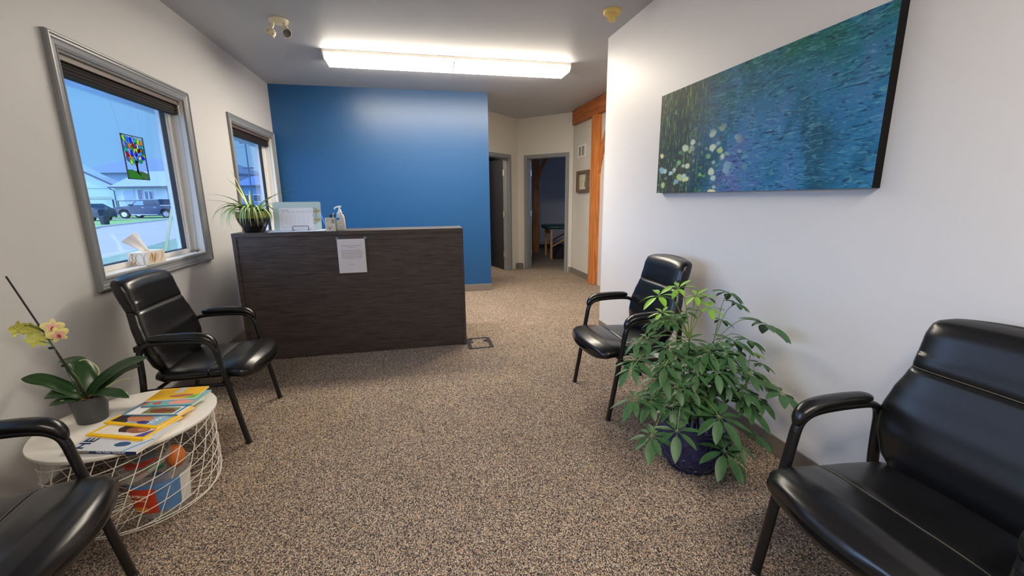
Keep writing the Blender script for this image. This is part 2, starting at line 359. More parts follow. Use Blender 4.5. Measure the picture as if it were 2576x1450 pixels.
# windows -----------------------------------------------------------
def casing_profile(wd):   # (across, out) : outer edge is across=0
    return [(0, 0), (0, 0.020), (0.006, 0.026), (0.013, 0.026), (0.018, 0.020), (0.026, 0.020), (0.034, 0.016), (0.052, 0.013), (0.058, 0.016), (wd-0.004, 0.014), (wd, 0.010), (wd, 0)]
def window(idx, y0, y1, z0, z1):
    r = bpy.data.objects.new('window_%d' % idx, None); COL.objects.link(r); r.location = (XL, (y0+y1)/2, z0); r['kind'] = 'structure'
    h = z1 - z0; hw = (y1-y0)/2; wd = 0.070
    m = MB()
    oy, ot, ob = hw + wd, h + wd, -wd
    for kind in ('L', 'R', 'T', 'B'):
        prof = casing_profile(wd); rs = []
        for e in (0, 1):
            ring = []
            for a, o in prof:
                if kind == 'L': p = (o, -oy + a, (ob + a) if e == 0 else (ot - a))
                if kind == 'R': p = (o, oy - a, (ob + a) if e == 0 else (ot - a))
                if kind == 'T': p = (o, (-oy + a) if e == 0 else (oy - a), ot - a)
                if kind == 'B': p = (o, (-oy + a) if e == 0 else (oy - a), ob + a)
                ring.append(p)
            rs.append(ring)
        m.rings(rs)
    m.build('casing', casing_m, r)
    m = MB()   # drywall return and sill board
    m.box(-0.118, 0.002, -hw, hw, -0.002, 0.004); m.build('sill', sill_m, r)
    m = MB(); m.box(-0.118, 0.001, hw-0.004, hw+0.001, 0.004, h); m.box(-0.118, 0.001, -hw-0.001, -hw+0.004, 0.004, h); m.box(-0.118, 0.001, -hw, hw, h-0.004, h+0.001)
    m.build('jamb_liner', vinyl_m, r)
    fw = 0.046
    m = MB()
    for (a, b, c, d) in ((-hw+0.004, -hw+fw, 0.004, h-0.004), (hw-fw, hw-0.004, 0.004, h-0.004), (-hw+fw, hw-fw, 0.004, 0.034), (-hw+fw, hw-fw, h-fw, h-0.004)):
        m.box(-0.148, -0.078, a, b, c, d, c=0.003)
    for (a, b) in ((-hw+fw, -hw+fw+0.010), (hw-fw-0.010, hw-fw)): m.box(-0.145, -0.092, a, b, 0.034, h-fw, c=0.002)
    m.build('sash_frame', vinyl_m, r)
    m = MB(); g = 0.006
    for (a, b, c, d) in ((-hw+fw+0.01, -hw+fw+0.01+g, 0.034, h-fw), (hw-fw-0.01-g, hw-fw-0.01, 0.034, h-fw), (-hw+fw, hw-fw, 0.034, 0.034+g), (-hw+fw, hw-fw, h-fw-g, h-fw)): m.box(-0.130, -0.100, a, b, c, d)
    m.build('gasket', black_pl, r)
    MB().box(-0.116, -0.112, -hw+fw, hw-fw, 0.034, h-fw).build('pane', glass_m, r)
    return r
for i, a in enumerate(wins): window((3, 1, 2)[i], *a)  # the first one is an unseen window, added for daylight

# doors ---------------------------------------------------------------
door_paint = mat('dark_door', srgb(24, 26, 34), 0.35)
door_edge = mat('door_edge_paint', srgb(138, 140, 146), 0.4)
def hdoor(idx, T, d0, d1, hinge, ang, slab_mat, lever):
    r = bpy.data.objects.new('door_%d' % idx, None); COL.objects.link(r); r.matrix_world = T; r['kind'] = 'structure'
    H = 1.985; cw = 0.062
    m = MB()
    for (a, b, c, d) in ((d0-cw+0.012, d0+0.012, 0, H+cw-0.012), (d1-0.012, d1+cw-0.012, 0, H+cw-0.012), (d0+0.012, d1-0.012, H-0.012, H+cw-0.012)):
        m.box(a, b, -0.016, -0.001, c, d, c=0.003)
        m.box(a+0.012, b-0.012, -0.021, -0.015, c if c == 0 else c+0.012, d-0.012, c=0.002)
    m.build('casing', casing_m, r)
    m = MB(); m.box(d0, d0+0.018, 0, 0.12, 0, H); m.box(d1-0.018, d1, 0, 0.12, 0, H); m.box(d0, d1, 0, 0.12, H-0.018, H)
    m.box(d0+0.018, d0+0.03, 0.03, 0.065, 0, H-0.018); m.box(d1-0.03, d1-0.018, 0.03, 0.065, 0, H-0.018)
    m.build('jamb', casing_m, r)
    W_ = d1-d0-0.042
    hx = d0+0.024 if hinge == 0 else d1-0.024
    sgn = 1 if hinge == 0 else -1
    S_ = Matrix.Translation((hx, 0.118, 0)) @ Matrix.Rotation(math.radians(ang)*sgn, 4, 'Z')
    m = MB(); x0, x1 = (0, W_) if sgn > 0 else (-W_, 0)
    m.box(x0, x1, -0.0005, 0.035, 0.012, H-0.022, T=S_, c=0.001)
    sl_ = m.build('slab', slab_mat, r)
    m = MB(); e0, e1 = (-0.0015, 0.0) if sgn > 0 else (0.0, 0.0015); m.box(e0, e1, -0.0005, 0.035, 0.012, H-0.022, T=S_); m.build('slab_edge', door_edge, r)
    for z in (0.29, 1.01, 1.73):
        m = MB(); m.box(hx-0.004 if sgn > 0 else hx-0.002, hx+0.002 if sgn > 0 else hx+0.004, 0.085, 0.121, z-0.05, z+0.05)
        m.tube([S_ @ Vector((-0.004*sgn, 0.0, z-0.052)), S_ @ Vector((-0.004*sgn, 0.0, z+0.052))], 0.007, 10)
        m.box(e0 - 0.002*sgn if sgn > 0 else e0, e1 if sgn > 0 else e1+0.002, 0.002, 0.033, z-0.05, z+0.05, T=S_)
        m.build('hinge', mat('satin_nickel', (0.62, 0.61, 0.58), 0.35, metal=0.9), r, smooth=40)
    if lever:
        m = MB(); lx = (W_-0.06)*sgn
        m.tube([S_ @ Vector((lx, -0.002, 0.93)), S_ @ Vector((lx, -0.05, 0.93)), S_ @ Vector((lx-0.02*sgn, -0.056, 0.93)), S_ @ Vector((lx-0.11*sgn, -0.056, 0.93))], 0.008, 8)
        m.tube([S_ @ Vector((lx, -0.001, 0.93)), S_ @ Vector((lx, -0.009, 0.93))], 0.026, 20)
        m.build('door_handle', MATS['satin_nickel'], r, smooth=40)
    return r
hdoor(1, TA, 0.29, 1.07, 0, 119, door_paint, True)
hdoor(2, TB, 0.19, 0.965, 0, 117, door_paint, False)

# ================================================================== LIGHT FIXTURES
def lens(name, k):
    return mat(name, (1, 0.95, 0.85), 0.4, emit=(1.0, 0.89, 0.73), est=k)
def fixture(x0, y0, label, L=2.415, wd=0.33, lens_m=None):
    lens_m = lens_m or lens('lit_acrylic_lens', LAMP)
    r = root('fluorescent_fixture', label, 'ceiling light', (x0 + L/2, y0 + wd/2, ZC), group='fluorescent wrap fixtures on the ceiling')
    h = L/2; b = wd/2
    MB().box(-h+0.012, h-0.012, -b, b, -0.0255, 0.0, c=0.002).build('housing', mat('white_enamel', srgb(238, 232, 220), 0.4), r)
    for s in (-1, 1):
        m = MB(); x1, x2 = sorted((s*0.006, s*(h-0.012)))
        prof = [(-b, -0.026), (b, -0.026), (b, -0.050), (b-0.03, -0.074), (-b+0.03, -0.074), (-b, -0.050)]
        m.prism(prof, 'x', x1, x2); m.build('diffuser', lens_m, r)
    for x in (-h, h-0.012):
        m = MB(); prof = [(-b-0.004, -0.001), (b+0.004, -0.001), (b+0.004, -0.052), (b-0.03, -0.079), (-b+0.03, -0.079), (-b-0.004, -0.052)]
        m.prism(prof, 'x', x, x+0.012); m.build('end_cap', MATS['white_enamel'], r)
    m = MB(); prof = [(-b-0.003, -0.02), (b+0.003, -0.02), (b+0.003, -0.052), (b-0.03, -0.077), (-b+0.03, -0.077), (-b-0.003, -0.052)]
    m.prism(prof, 'x', -0.005, 0.005); m.build('centre_joint', MATS['white_enamel'], r)
    return r
fixture(-0.77, 4.55, 'long lit fluorescent wrap light on the ceiling in front of the blue wall')
fixture(-0.55, 7.35, 'added short ceiling light, unseen in the hall behind the blue wall', L=1.22, lens_m=lens('added_hall_lens', LAMP*0.45))  # unseen fixture added to brighten the hall walls
fixture(-0.77, -0.55, 'added fluorescent wrap light, unseen on the ceiling behind the viewer', lens_m=lens('added_fixture_lens', LAMP*0.58))  # unseen fixture added as fill for the near half of the room

# emergency light
r = root('emergency_light', 'cream two-headed emergency light on the ceiling left of the long fixture', 'emergency light', (-0.955, 3.925, ZC))
MB().lathe([(0.066, 0), (0.070, -0.006), (0.068, -0.018), (0.058, -0.024), (0.0001, -0.0245)], n=36).build('base', cream_pl, r, smooth=40)
def head(x, y, dx, dy, dz, lab):
    d = Vector((dx, dy, dz)).normalized(); p = Vector((x, y, -0.022)); q = p + Vector((dx*0.03, dy*0.03, -0.045))
    m = MB(); m.tube([p, p + Vector((0, 0, -0.02)), q], 0.013, 12); m.tube([q + Vector((-0.014, 0, 0)), q + Vector((0.014, 0, 0))], 0.016, 12); k = m.build('swivel_arm', cream_pl, r, smooth=40)
    z = d; a = z.orthogonal().normalized(); b = z.cross(a); T = Matrix(((a.x, b.x, z.x, 0), (a.y, b.y, z.y, 0), (a.z, b.z, z.z, 0), (0, 0, 0, 1)))
    T = Matrix.Translation(q + Vector((0, 0, -0.030))) @ T
    m = MB(); m.lathe([(0.012, -0.030), (0.026, -0.022), (0.035, 0.0), (0.036, 0.022), (0.031, 0.024), (0.030, 0.016)], n=28, T=T)
    h_ = m.build('lamp_head', cream_pl, r, smooth=40)
    m = MB(); m.lathe([(0.006, 0.004), (0.018, 0.006), (0.0295, 0.019), (0.0293, 0.0205), (0.0001, 0.0208)], n=12, T=T); m.build('lens', mat('faceted_lens', (0.8, 0.8, 0.82), 0.08, metal=0.9), h_)
    for k2 in range(6):
        t = 2*PI*k2/6; MB().box(-0.002, 0.002, -0.0008, 0.0008, -0.006, 0.006, T=T @ Matrix.Rotation(t, 4, 'Z') @ Matrix.Translation((0, 0.0355, 0.010))).build('vent_slot', dark_m, h_)
head(-0.042, -0.01, -0.55, -0.05, -0.8, 'a'); head(0.040, -0.012, 0.42, -0.70, -0.5, 'b')
# heat detector
r = root('heat_detector', 'round yellowed heat detector on the ceiling above the right wall corner', 'detector', (1.505, 3.29, ZC))
MB().lathe([(0.066, 0), (0.068, -0.008), (0.064, -0.022), (0.060, -0.026), (0.0001, -0.026)], n=40).build('base', yellow_pl, r, smooth=40)
m = MB(); n = 36; rs = []
for z, q in ((-0.026, 0.036), (-0.062, 0.036), (-0.070, 0.032)): rs.append([((q - (0.003 if j % 2 else 0)) * cos(2*PI*j/n), (q - (0.003 if j % 2 else 0)) * sin(2*PI*j/n), z) for j in range(n)])
m.rings(rs); m.build('sensor_cage', yellow_pl, r)
MB().ball((0.048, -0.02, -0.026), 0.004, n=8).build('indicator', mat('dark_red', (0.12, 0.02, 0.01), 0.3), r)

# ================================================================== RECEPTION DESK
DX0, DX1, DYF = -1.412, 0.380, 3.700
r = root('reception_desk', 'dark woodgrain reception desk with raised transaction top', 'desk', (0, 0, 0))
MB().box(DX0+0.03, DX1-0.03, DYF+0.008, DYF+0.030, 0.006, 1.0185).build('front_panel', desk_m, r)
MB().box(DX0+0.001, DX0+0.030, DYF, DYF+0.72, 0.0, 1.018, c=0.0015).build('side_panel', desk_m, r)
MB().box(DX1-0.030, DX1-0.001, DYF, DYF+0.72, 0.0, 1.018, c=0.0015).build('side_panel', desk_m, r)
MB().box(DX0, DX1, DYF-0.002, DYF+0.305, 1.018, 1.052, c=0.002).build('transaction_top', desk_m, r)
MB().box(DX0+0.03, DX1-0.03, DYF+0.030, DYF+0.72, 0.715, 0.745, c=0.002).build('work_surface', desk_m, r)
DT = 1.052
# notice in a clear sleeve
r = root('notice_sheet', 'white printed notice in a clear sleeve taped to the desk front', 'notice', (-0.540, DYF-0.0005, 0.845), 0)
MB().box(-0.108, 0.108, -0.0012, -0.0004, -0.140, 0.140).build('paper_sheet', paper_m, r)
MB().box(-0.112, 0.118, -0.0024, -0.0018, -0.145, 0.152).build('clear_sleeve', sleeve_m, r)
RX = Matrix.Rotation(PI/2, 4, 'X')
lines = ['We gladly direct bill to extended health', 'insurance plans!', '', 'Please have plan information available.  If', 'you are unsure of your coverage, credit', 'card information should be left with front', 'desk.  This will be kept secure and only', 'used to process fees not covered by your', 'insurer.  All receipts will be provided.', '', '', '', 'Thank you']
tx = MB()
for i, l in enumerate(lines):
    if l: text('lettering', l, 0.0098, mat('grey_ink', (0.10, 0.10, 0.11), 0.8), r, Matrix.Translation((0, -0.0015, 0.082 - i*0.0128)) @ RX, ext=0.0001)
for x in (-0.105, 0.112):
    MB().box(x-0.010, x+0.010, -0.0032, -0.0026, 0.138, 0.156).build('tape', mat('clear_tape', srgb(120, 130, 160), 0.3), r)

# ---- spider plant
def blade(m, p, d, L, wd, droop, k=12, up=0.9, mi=(0, 1, 1, 0), curl=0.0):
    d = Vector((cos(d), sin(d), 0)); s = Vector((-d.y, d.x, 0)); rows = []; pos = Vector(p); e = up
    for i in range(k+1):
        t = i/k; ww = wd * (0.55 + 0.45*sin(PI*min(1, t*1.5)))*(1 - t**3*0.98); n = Vector((-d.x*sin(e), -d.y*sin(e), cos(e)))
        rows.append([pos + s*(-ww) + n*ww*0.35, pos + s*(-ww*0.45) + n*ww*0.05, pos.copy(), pos + s*(ww*0.45) + n*ww*0.05, pos + s*ww + n*ww*0.35])
        pos = pos + (d*cos(e) + Vector((0, 0, 1))*sin(e)) * (L/k); e -= droop/k
    m.strip(rows, mi)
sp_edge = mat('spider_green', srgb(92, 134, 52), 0.4); sp_mid = mat('spider_cream', srgb(206, 214, 150), 0.4)
r = root('potted_spider_plant', 'spider plant with striped arching leaves in a glossy pot on the desk corner', 'houseplant', (-1.285, 3.835, DT)); r.scale = (0.92, 0.92, 0.95)
cer = mat('glossy_black_glaze', (0.012, 0.010, 0.010), 0.08, spec=0.6); ol = mat('olive_glaze', srgb(112, 118, 28), 0.15, spec=0.6)
MB().lathe([(0.074, 0.0), (0.080, 0.004), (0.090, 0.03), (0.122, 0.09), (0.130, 0.118)], n=48).build('pot', cer, r, smooth=60)
MB().lathe([(0.130, 0.1182), (0.133, 0.13), (0.134, 0.170), (0.128, 0.172), (0.124, 0.15)], n=48, cap=False).build('glazed_rim', ol, r, smooth=50)
MB().lathe([(0.125, 0.150), (0.0001, 0.156)], n=40).build('soil', soil_m, r)
m = MB(); rnd = random.Random(5)
for i in range(60):
    a = rnd.uniform(0, 2*PI); up = rnd.uniform(0.8, 1.5); L = rnd.uniform(0.22, 0.38) * (0.55 if cos(a) > 0.72 else 1.0)
    blade(m, (0.03*cos(a), 0.03*sin(a), 0.15), a, L, rnd.uniform(0.009, 0.0125), rnd.uniform(1.9, 3.3))
for a, L, up, dr in ((PI-0.15, 0.40, 0.95, 1.1), (PI+0.15, 0.36, 0.75, 0.9), (PI+0.3, 0.36, 1.1, 2.6), (-1.9, 0.33, 1.2, 3.2), (-1.4, 0.33, 1.2, 3.3), (-1.0, 0.34, 1.1, 3.1), (-2.5, 0.34, 1.2, 3.0), (2.5, 0.42, 1.2, 0.8), (0.5, 0.40, 1.1, 1.5), (PI+0.5, 0.34, 0.95, 2.3), (2.6, 0.40, 1.30, 0.35), (1.9, 0.33, 1.25, 1.2), (-1.6, 0.30, 1.1, 2.9), (-1.2, 0.3, 1.0, 2.8), (0.15, 0.42, 0.95, 0.9), (-0.7, 0.32, 0.9, 2.6), (-2.2, 0.34, 0.9, 2.6)):
    blade(m, (0.02*cos(a), 0.02*sin(a), 0.15), a, L, 0.014, dr, up=up)
m.build('foliage', [sp_edge, sp_mid], r)

# ---- tray, stand, clipboard, calendar, box, pens, bottle
tr = MB(); tr.box(-1.150, -0.735, DYF+0.012, DYF+0.20, DT+0.0005, DT+0.006, c=0.001)
tag(tr.build('white_document', mat('white_folder', srgb(220, 226, 240), 0.4)), 'white folder lying flat on the desk top under the clipboard', 'folder')
tilt = Matrix.Translation((-0.955, 3.820, DT+0.0065)) @ Matrix.Rotation(math.radians(-9), 4, 'X')
r = root('clipboard', 'pale sage clipboard turned sideways leaning on a wire stand', 'clipboard', (0, 0, 0))
m = MB(); pts = []
for cx_, cz_, a0 in ((0.168, 0.218, 0), (-0.168, 0.218, PI/2), (-0.168, 0.012, PI), (0.168, 0.012, 1.5*PI)):
    for k in range(5): a = a0 + PI/2*k/4; pts.append((cx_ + 0.012*cos(a), cz_ + 0.012*sin(a)))
m.prism(pts, 'y', -0.0015, 0.0015, T=tilt); m.build('board', mat('sage_board', srgb(192, 212, 204), 0.4), r)
m = MB(); m.prism([(0.128, 0.045), (0.141, 0.060), (0.141, 0.168), (0.128, 0.183), (0.122, 0.183), (0.122, 0.045)], 'y', -0.008, -0.0022, T=tilt); m.build('clip_plate', mat('pale_metal', (0.7, 0.75, 0.72), 0.25, metal=0.8), r)
for z in (0.078, 0.150):
    m = MB(); m.tube([tilt @ Vector((0.128, -0.010, z)), tilt @ Vector((0.160, -0.014, z)), tilt @ Vector((0.168, -0.006, z+0.012))], 0.006, 8); m.build('clip_spring', mat('brass', (0.75, 0.55, 0.22), 0.3, metal=0.9), r, smooth=40)
r = root('calendar_page', 'printed May 2025 calendar page held by the sage clipboard', 'calendar', (0, 0, 0))
m = MB(); m.box(-0.138, 0.127, -0.0027, -0.0019, 0.002, 0.182, T=tilt); m.build('page', paper_m, r)
lg = mat('pale_grey_ink', srgb(120, 118, 124), 0.8)
m = MB(); x0, x1, z0, z1 = -0.118, 0.121, 0.018, 0.148
m.box(x0, x1, -0.0031, -0.0028, z1-0.0008, z1, T=tilt); m.box(x0, x1, -0.0031, -0.0028, z0, z0+0.0008, T=tilt); m.box(x0, x0+0.0008, -0.0031, -0.0028, z0, z1, T=tilt); m.box(x1-0.0008, x1, -0.0031, -0.0028, z0, z1, T=tilt)
m.build('grid', lg, r)
text('month_lettering', 'May 2025', 0.014, lg, r, tilt @ Matrix.Translation((-0.120, -0.0030, 0.158)) @ RX, 'LEFT', 0.0001)
for i, dname in enumerate(['Sun', 'Mon', 'Tue', 'Wed', 'Thu', 'Fri', 'Sat']): text('weekday_lettering', dname, 0.007, lg, r, tilt @ Matrix.Translation((x0+0.010+i*0.0345, -0.0030, 0.150)) @ RX, 'LEFT', 0.0001)
for rrow in range(5):
    s_ = '';
    for c_ in range(7):
        dn = rrow*7 + c_ - 3
        if 1 <= dn <= 31: text('day_lettering', str(dn), 0.0075, lg, r, tilt @ Matrix.Translation((x0+0.030+c_*0.0335, -0.0030, 0.136-rrow*0.0265)) @ RX, 'CENTER', 0.0001)
r = root('wire_stand', 'small black wire stand holding up the clipboard on the desk', 'stand', (-0.925, 3.80, DT+0.0062))
m = MB(); m.tube([(-0.056, -0.052, 0.0025), (-0.060, -0.030, 0.004), (-0.060, -0.032, 0.030), (-0.054, -0.032, 0.036), (0.054, -0.032, 0.036), (0.060, -0.032, 0.030), (0.060, -0.030, 0.004), (0.056, -0.052, 0.0025)], 0.0022, 8)
m.build('front_hook', black_tube, r, smooth=50)
m = MB(); m.tube([(-0.060, -0.030, 0.004), (-0.060, 0.075, 0.004), (-0.030, 0.055, 0.10), (0.030, 0.055, 0.10), (0.060, 0.075, 0.004), (0.060, -0.030, 0.004)], 0.0022, 8); m.build('back_support', black_tube, r, smooth=50)
# pen cup
r = root('pen_box', 'small patterned square box holding pens beside the clipboard', 'pen holder', (-0.690, 3.735, DT), math.radians(14))
boxm = mat('patterned_box', srgb(214, 214, 206), 0.6)
m = MB(); a = 0.036
for (x0, x1, y0, y1) in ((-a, a, -a, -a+0.002), (-a, a, a-0.002, a), (-a, -a+0.002, -a+0.002, a-0.002), (a-0.002, a, -a+0.002, a-0.002)): m.box(x0, x1, y0, y1, 0.002, 0.105)
m.box(-a, a, -a, a, 0.0, 0.002); m.build('box_shell', boxm, r)
m = MB(); rr = random.Random(3)
for k in range(9):
    t = rr.uniform(0.5, 2.6); L = rr.uniform(0.02, 0.045); m.tube([(-0.012, -a-0.0006, 0.006+k*0.003), (-0.012+cos(t)*L*0.5, -a-0.0006, 0.012+sin(t)*L*0.6), (-0.012+cos(t)*L, -a-0.0006, 0.010+sin(t)*L)], [0.0012, 0.0018, 0.0003], 6, r2=0.0004, side=(0, 1, 0))
m.build('bamboo_print', mat('print_dark_green', srgb(60, 64, 50), 0.7), r)
m = MB(); m.tube([(-0.020+0.007*cos(t*PI/8), -a-0.0006, 0.088+0.007*sin(t*PI/8)) for t in range(16)], 0.0012, 6, closed=True); m.box(0.006, 0.030, -a-0.0008, -a, 0.062, 0.098); m.build('corner_print', mat('print_tan', srgb(168, 160, 142), 0.7), r)
pen_blue = mat('light_blue_pen', srgb(96, 166, 230), 0.35)
for k, (x, y, tx_, ty_, lab) in enumerate(((-0.022, -0.01, -0.045, 0.01, 'light blue pen leaning left out of the patterned box'), (0.012, -0.018, 0.022, 0.0, 'light blue pen standing upright in the patterned box'), (0.020, 0.010, 0.036, 0.004, 'light blue pen leaning right in the box behind the pump bottle'))):
    q = root('ballpoint_pen', lab, 'pen', (-0.690 + x, 3.735 + y, DT+0.003), group='pens in the patterned box')
    m = MB(); e = Vector((tx_, ty_, 0.138)); m.tube([(0, 0, 0.0), e*0.10, e*0.12, e*0.95], [0.0012, 0.004, 0.0045, 0.0045], 8); m.build('barrel', pen_blue, q, smooth=40)
    m = MB(); m.tube([e*0.951, e*1.02], 0.0035, 8); m.build('clicker', mat('white_pen_cap', srgb(220, 230, 240), 0.3), q, smooth=40)
# pump bottle
r = root('sanitizer_bottle', 'clear hand sanitizer bottle with white pump on the desk top', 'bottle', (-0.617, 3.775, DT))
m = MB(); rs = []
for z, a, b in ((0, 0.034, 0.022), (0.004, 0.038, 0.025), (0.07, 0.036, 0.024), (0.112, 0.033, 0.022), (0.127, 0.026, 0.019), (0.136, 0.016, 0.015), (0.142, 0.015, 0.015)): rs.append(super_ring((0, 0, z), (1, 0, 0), (0, 1, 0), a, b, 28, 2.6))
m.rings(rs); m.build('bottle_body', mat('cloudy_bottle', srgb(222, 226, 232), 0.25, alpha=0.9), r, smooth=50)
m = MB(); m.lathe([(0.017, 0.140), (0.017, 0.150), (0.012, 0.156), (0.010, 0.170), (0.006, 0.174), (0.006, 0.186)], n=24); m.build('collar', mat('white_pump', srgb(240, 238, 236), 0.3), r, smooth=40)
m = MB(); m.tube([(0.013, 0, 0.190), (0.0, 0, 0.191), (-0.022, 0, 0.189), (-0.036, 0, 0.182), (-0.038, 0, 0.170)], [0.0075, 0.0085, 0.006, 0.0055, 0.005], 10, sub=4); m.build('pump_nozzle', MATS['white_pump'], r, smooth=50)
m = MB(); m.box(-0.030, -0.004, -0.0262, -0.0245, 0.088, 0.104, c=0.0005); m.build('blue_label', mat('label_blue', srgb(30, 130, 205), 0.4), r)
m = MB(); m.box(-0.015, 0.014, -0.0258, -0.0245, 0.048, 0.070, c=0.001); m.build('cream_label', mat('label_cream', srgb(238, 228, 206), 0.5), r)
MB().box(-0.008, 0.007, -0.0262, -0.0258, 0.057, 0.0605).build('label_mark', ink_m, r)
tag(MB().box(-0.716, -0.600, 3.86, 3.93, DT, DT+0.128, c=0.004).build('black_card_holder', black_pl), 'black upright holder standing behind the pen box and pump bottle', 'holder')

# ================================================================== CHAIRS
def lerp_tab(tab, x):
    for (a, *va), (b, *vb) in zip(tab, tab[1:]):
        if a <= x <= b:
            t = (x-a)/(b-a); t = t*t*(3-2*t)*0.3 + t*0.7
            return [p + (q-p)*t for p, q in zip(va, vb)]
    return list(tab[0][1:] if x < tab[0][0] else tab[-1][1:])
def chair_parts(r):
    # local frame: x points to the chair's front, origin on the floor midway between the front feet; b = -x
    def V(b, v, z): return Vector((-b, v, z))
    # seat -------------------------------------------------------
    tab = [(-0.088, 0.150, 0.392, 0.010), (-0.082, 0.205, 0.393, 0.027), (-0.066, 0.246, 0.396, 0.041), (-0.030, 0.268, 0.402, 0.050), (0.02, 0.262, 0.407, 0.052), (0.10, 0.256, 0.408, 0.050), (0.150, 0.254, 0.405, 0.047),
           (0.25, 0.250, 0.402, 0.046), (0.38, 0.236, 0.398, 0.046), (0.42, 0.212, 0.398, 0.038), (0.437, 0.16, 0.398, 0.014)]
    def seat_piece(b0, b1, n):
        rs = []
        for i in range(n+1):
            b = b0 + (b1-b0)*i/n; w_, z_, t_ = lerp_tab(tab, b)
            if (i == 0 and b0 > -0.05) or (i == n and b1 < 0.4): t_ *= 0.94; w_ *= 0.99
            ring = []
            for p in super_ring((0, 0, 0), (0, 1, 0), (0, 0, 1), w_, t_, 40, 3.2):
                u = p.y/max(w_, 1e-4)
                bow = 0.030*(u*u) * max(0.0, min(1.0, (0.20-b)/0.25))
                dip = -0.012*(1-u*u) * (1 if p.z > 0 else 0) * min(1, max(0, (b-0.02)/0.1))
                ring.append(V(b + bow, p.y, z_ + p.z + dip + (-0.010*u*u if p.z > 0 else 0)))
            rs.append(ring)
        return MB().rings(rs)
    seat_piece(0.1525, 0.437, 16).build('seat_cushion', black_lea, r, smooth=75)
    seat_piece(-0.088, 0.1505, 22).build('seat_front_roll', black_lea, r, smooth=75)
    m = MB(); pts = []
    for k in range(25):
        v = -0.246 + 0.492*k/24; u = v/0.254
        pts.append(V(0.1515 + 0.030*u*u*0.19, v, 0.405 + 0.047*0.965*(1-abs(u)**3.2)**(1/3.2) - 0.010*u*u - 0.012*(1-u*u)))
    m.tube(pts, 0.0016, 6); m.build('seat_seam', thread_m, r, smooth=60)
    # backrest -----------------------------------------------------
    bt = [(0.405, 0.405, 0.150, 0.012), (0.418, 0.408, 0.190, 0.034), (0.46, 0.412, 0.225, 0.046), (0.53, 0.420, 0.250, 0.050), (0.60, 0.438, 0.262, 0.050), (0.67, 0.458, 0.250, 0.048), (0.725, 0.473, 0.232, 0.046), (0.755, 0.482, 0.225, 0.046),
          (0.80, 0.494, 0.224, 0.049), (0.87, 0.512, 0.224, 0.052), (0.905, 0.524, 0.218, 0.050), (0.922, 0.533, 0.205, 0.036), (0.929, 0.540, 0.180, 0.014)]
    def back_piece(z0, z1, n):
        rs = []
        for i in range(n+1):
            z = z0 + (z1-z0)*i/n; c_, w_, t_ = lerp_tab(bt, z)
            if (i == 0 and z0 > 0.5) or (i == n and z1 < 0.9): t_ *= 0.95; w_ *= 0.995
            ring = []
            for p in super_ring((0, 0, 0), (0, 1, 0), (-1, 0, 0), w_, t_, 40, 3.4):
                u = p.y/max(w_, 1e-4); ring.append(V(c_ - p.x*-1*-1 - 0.016*u*u, p.y, z - 0.012*u*u*(1 if z > 0.8 else 0)))
            rs.append(ring)
        return MB().rings(rs)
    back_piece(0.405, 0.7535, 22).build('backrest', black_lea, r, smooth=75)
    back_piece(0.7565, 0.929, 16).build('headrest_panel', black_lea, r, smooth=75)
    m = MB(); pts = []
    for k in range(21):
        v = -0.218 + 0.436*k/20; u = v/0.225; pts.append(V(0.482 - 0.046*0.97*(1-abs(u)**3.4)**(1/3.4) - 0.016*u*u, v, 0.755))
    m.tube(pts, 0.0016, 6); m.build('back_seam', thread_m, r, smooth=60)
    # steel side frames --------------------------------------------
    for s in (-1, 1):
        v = 0.279*s
        fl = [(0.0, 0.0), (0.032, 0.19), (0.066, 0.40), (0.088, 0.532)]
        arm = [(0.088, 0.532), (0.100, 0.566), (0.130, 0.590), (0.18, 0.600), (0.26, 0.603), (0.35, 0.601), (0.400, 0.592), (0.426, 0.566), (0.434, 0.530)]
        rl = [(0.434, 0.530), (0.440, 0.38), (0.468, 0.19), (0.512, 0.0)]
        m = MB(); m.tube([V(b, v, z) for b, z in fl], 0.019, 14, r2=0.0125, side=(0, 1, 0), sub=5); leg = m.build('leg', black_tube, r, smooth=60)
        m = MB(); m.lathe([(0.016, 0.0), (0.017, 0.006), (0.014, 0.010)], c=(0.0, v), n=16); m.build('foot_glide', black_pl, leg, smooth=50)
        m = MB(); m.tube([V(b, v, z) for b, z in rl], 0.019, 14, r2=0.0125, side=(0, 1, 0), sub=5); leg = m.build('leg', black_tube, r, smooth=60)
        m = MB(); m.lathe([(0.016, 0.0), (0.017, 0.006), (0.014, 0.010)], c=(-0.512, v), n=16); m.build('foot_glide', black_pl, leg, smooth=50)
        m = MB(); m.tube([V(b, v, z) for b, z in arm], 0.019, 14, r2=0.0125, side=(0, 1, 0), sub=5); ar = m.build('arm_rail', black_tube, r, smooth=60)
        # pad: flattened loft following the arm, curling down in front
        path = [(0.086, 0.556), (0.092, 0.578), (0.108, 0.601), (0.137, 0.617), (0.19, 0.625), (0.27, 0.628), (0.34, 0.627), (0.372, 0.623), (0.380, 0.620)]
        wts = [0.010, 0.023, 0.028, 0.030, 0.031, 0.029, 0.026, 0.018, 0.006]; hts = [0.006, 0.014, 0.019, 0.021, 0.021, 0.020, 0.018, 0.013, 0.004]
        pp = smooth_path([V(b, v, z) for b, z in path], 4); N = len(pp)
        def itp(a, i): f = i/(N-1)*(len(a)-1); k = min(int(f), len(a)-2); return a[k] + (a[k+1]-a[k])*(f-k)
        m = MB(); m.tube(pp, [itp(wts, i) for i in range(N)], 16, r2=[itp(hts, i) for i in range(N)], side=(0, 1, 0)); m.build('arm_pad', pad_m, r, smooth=70)
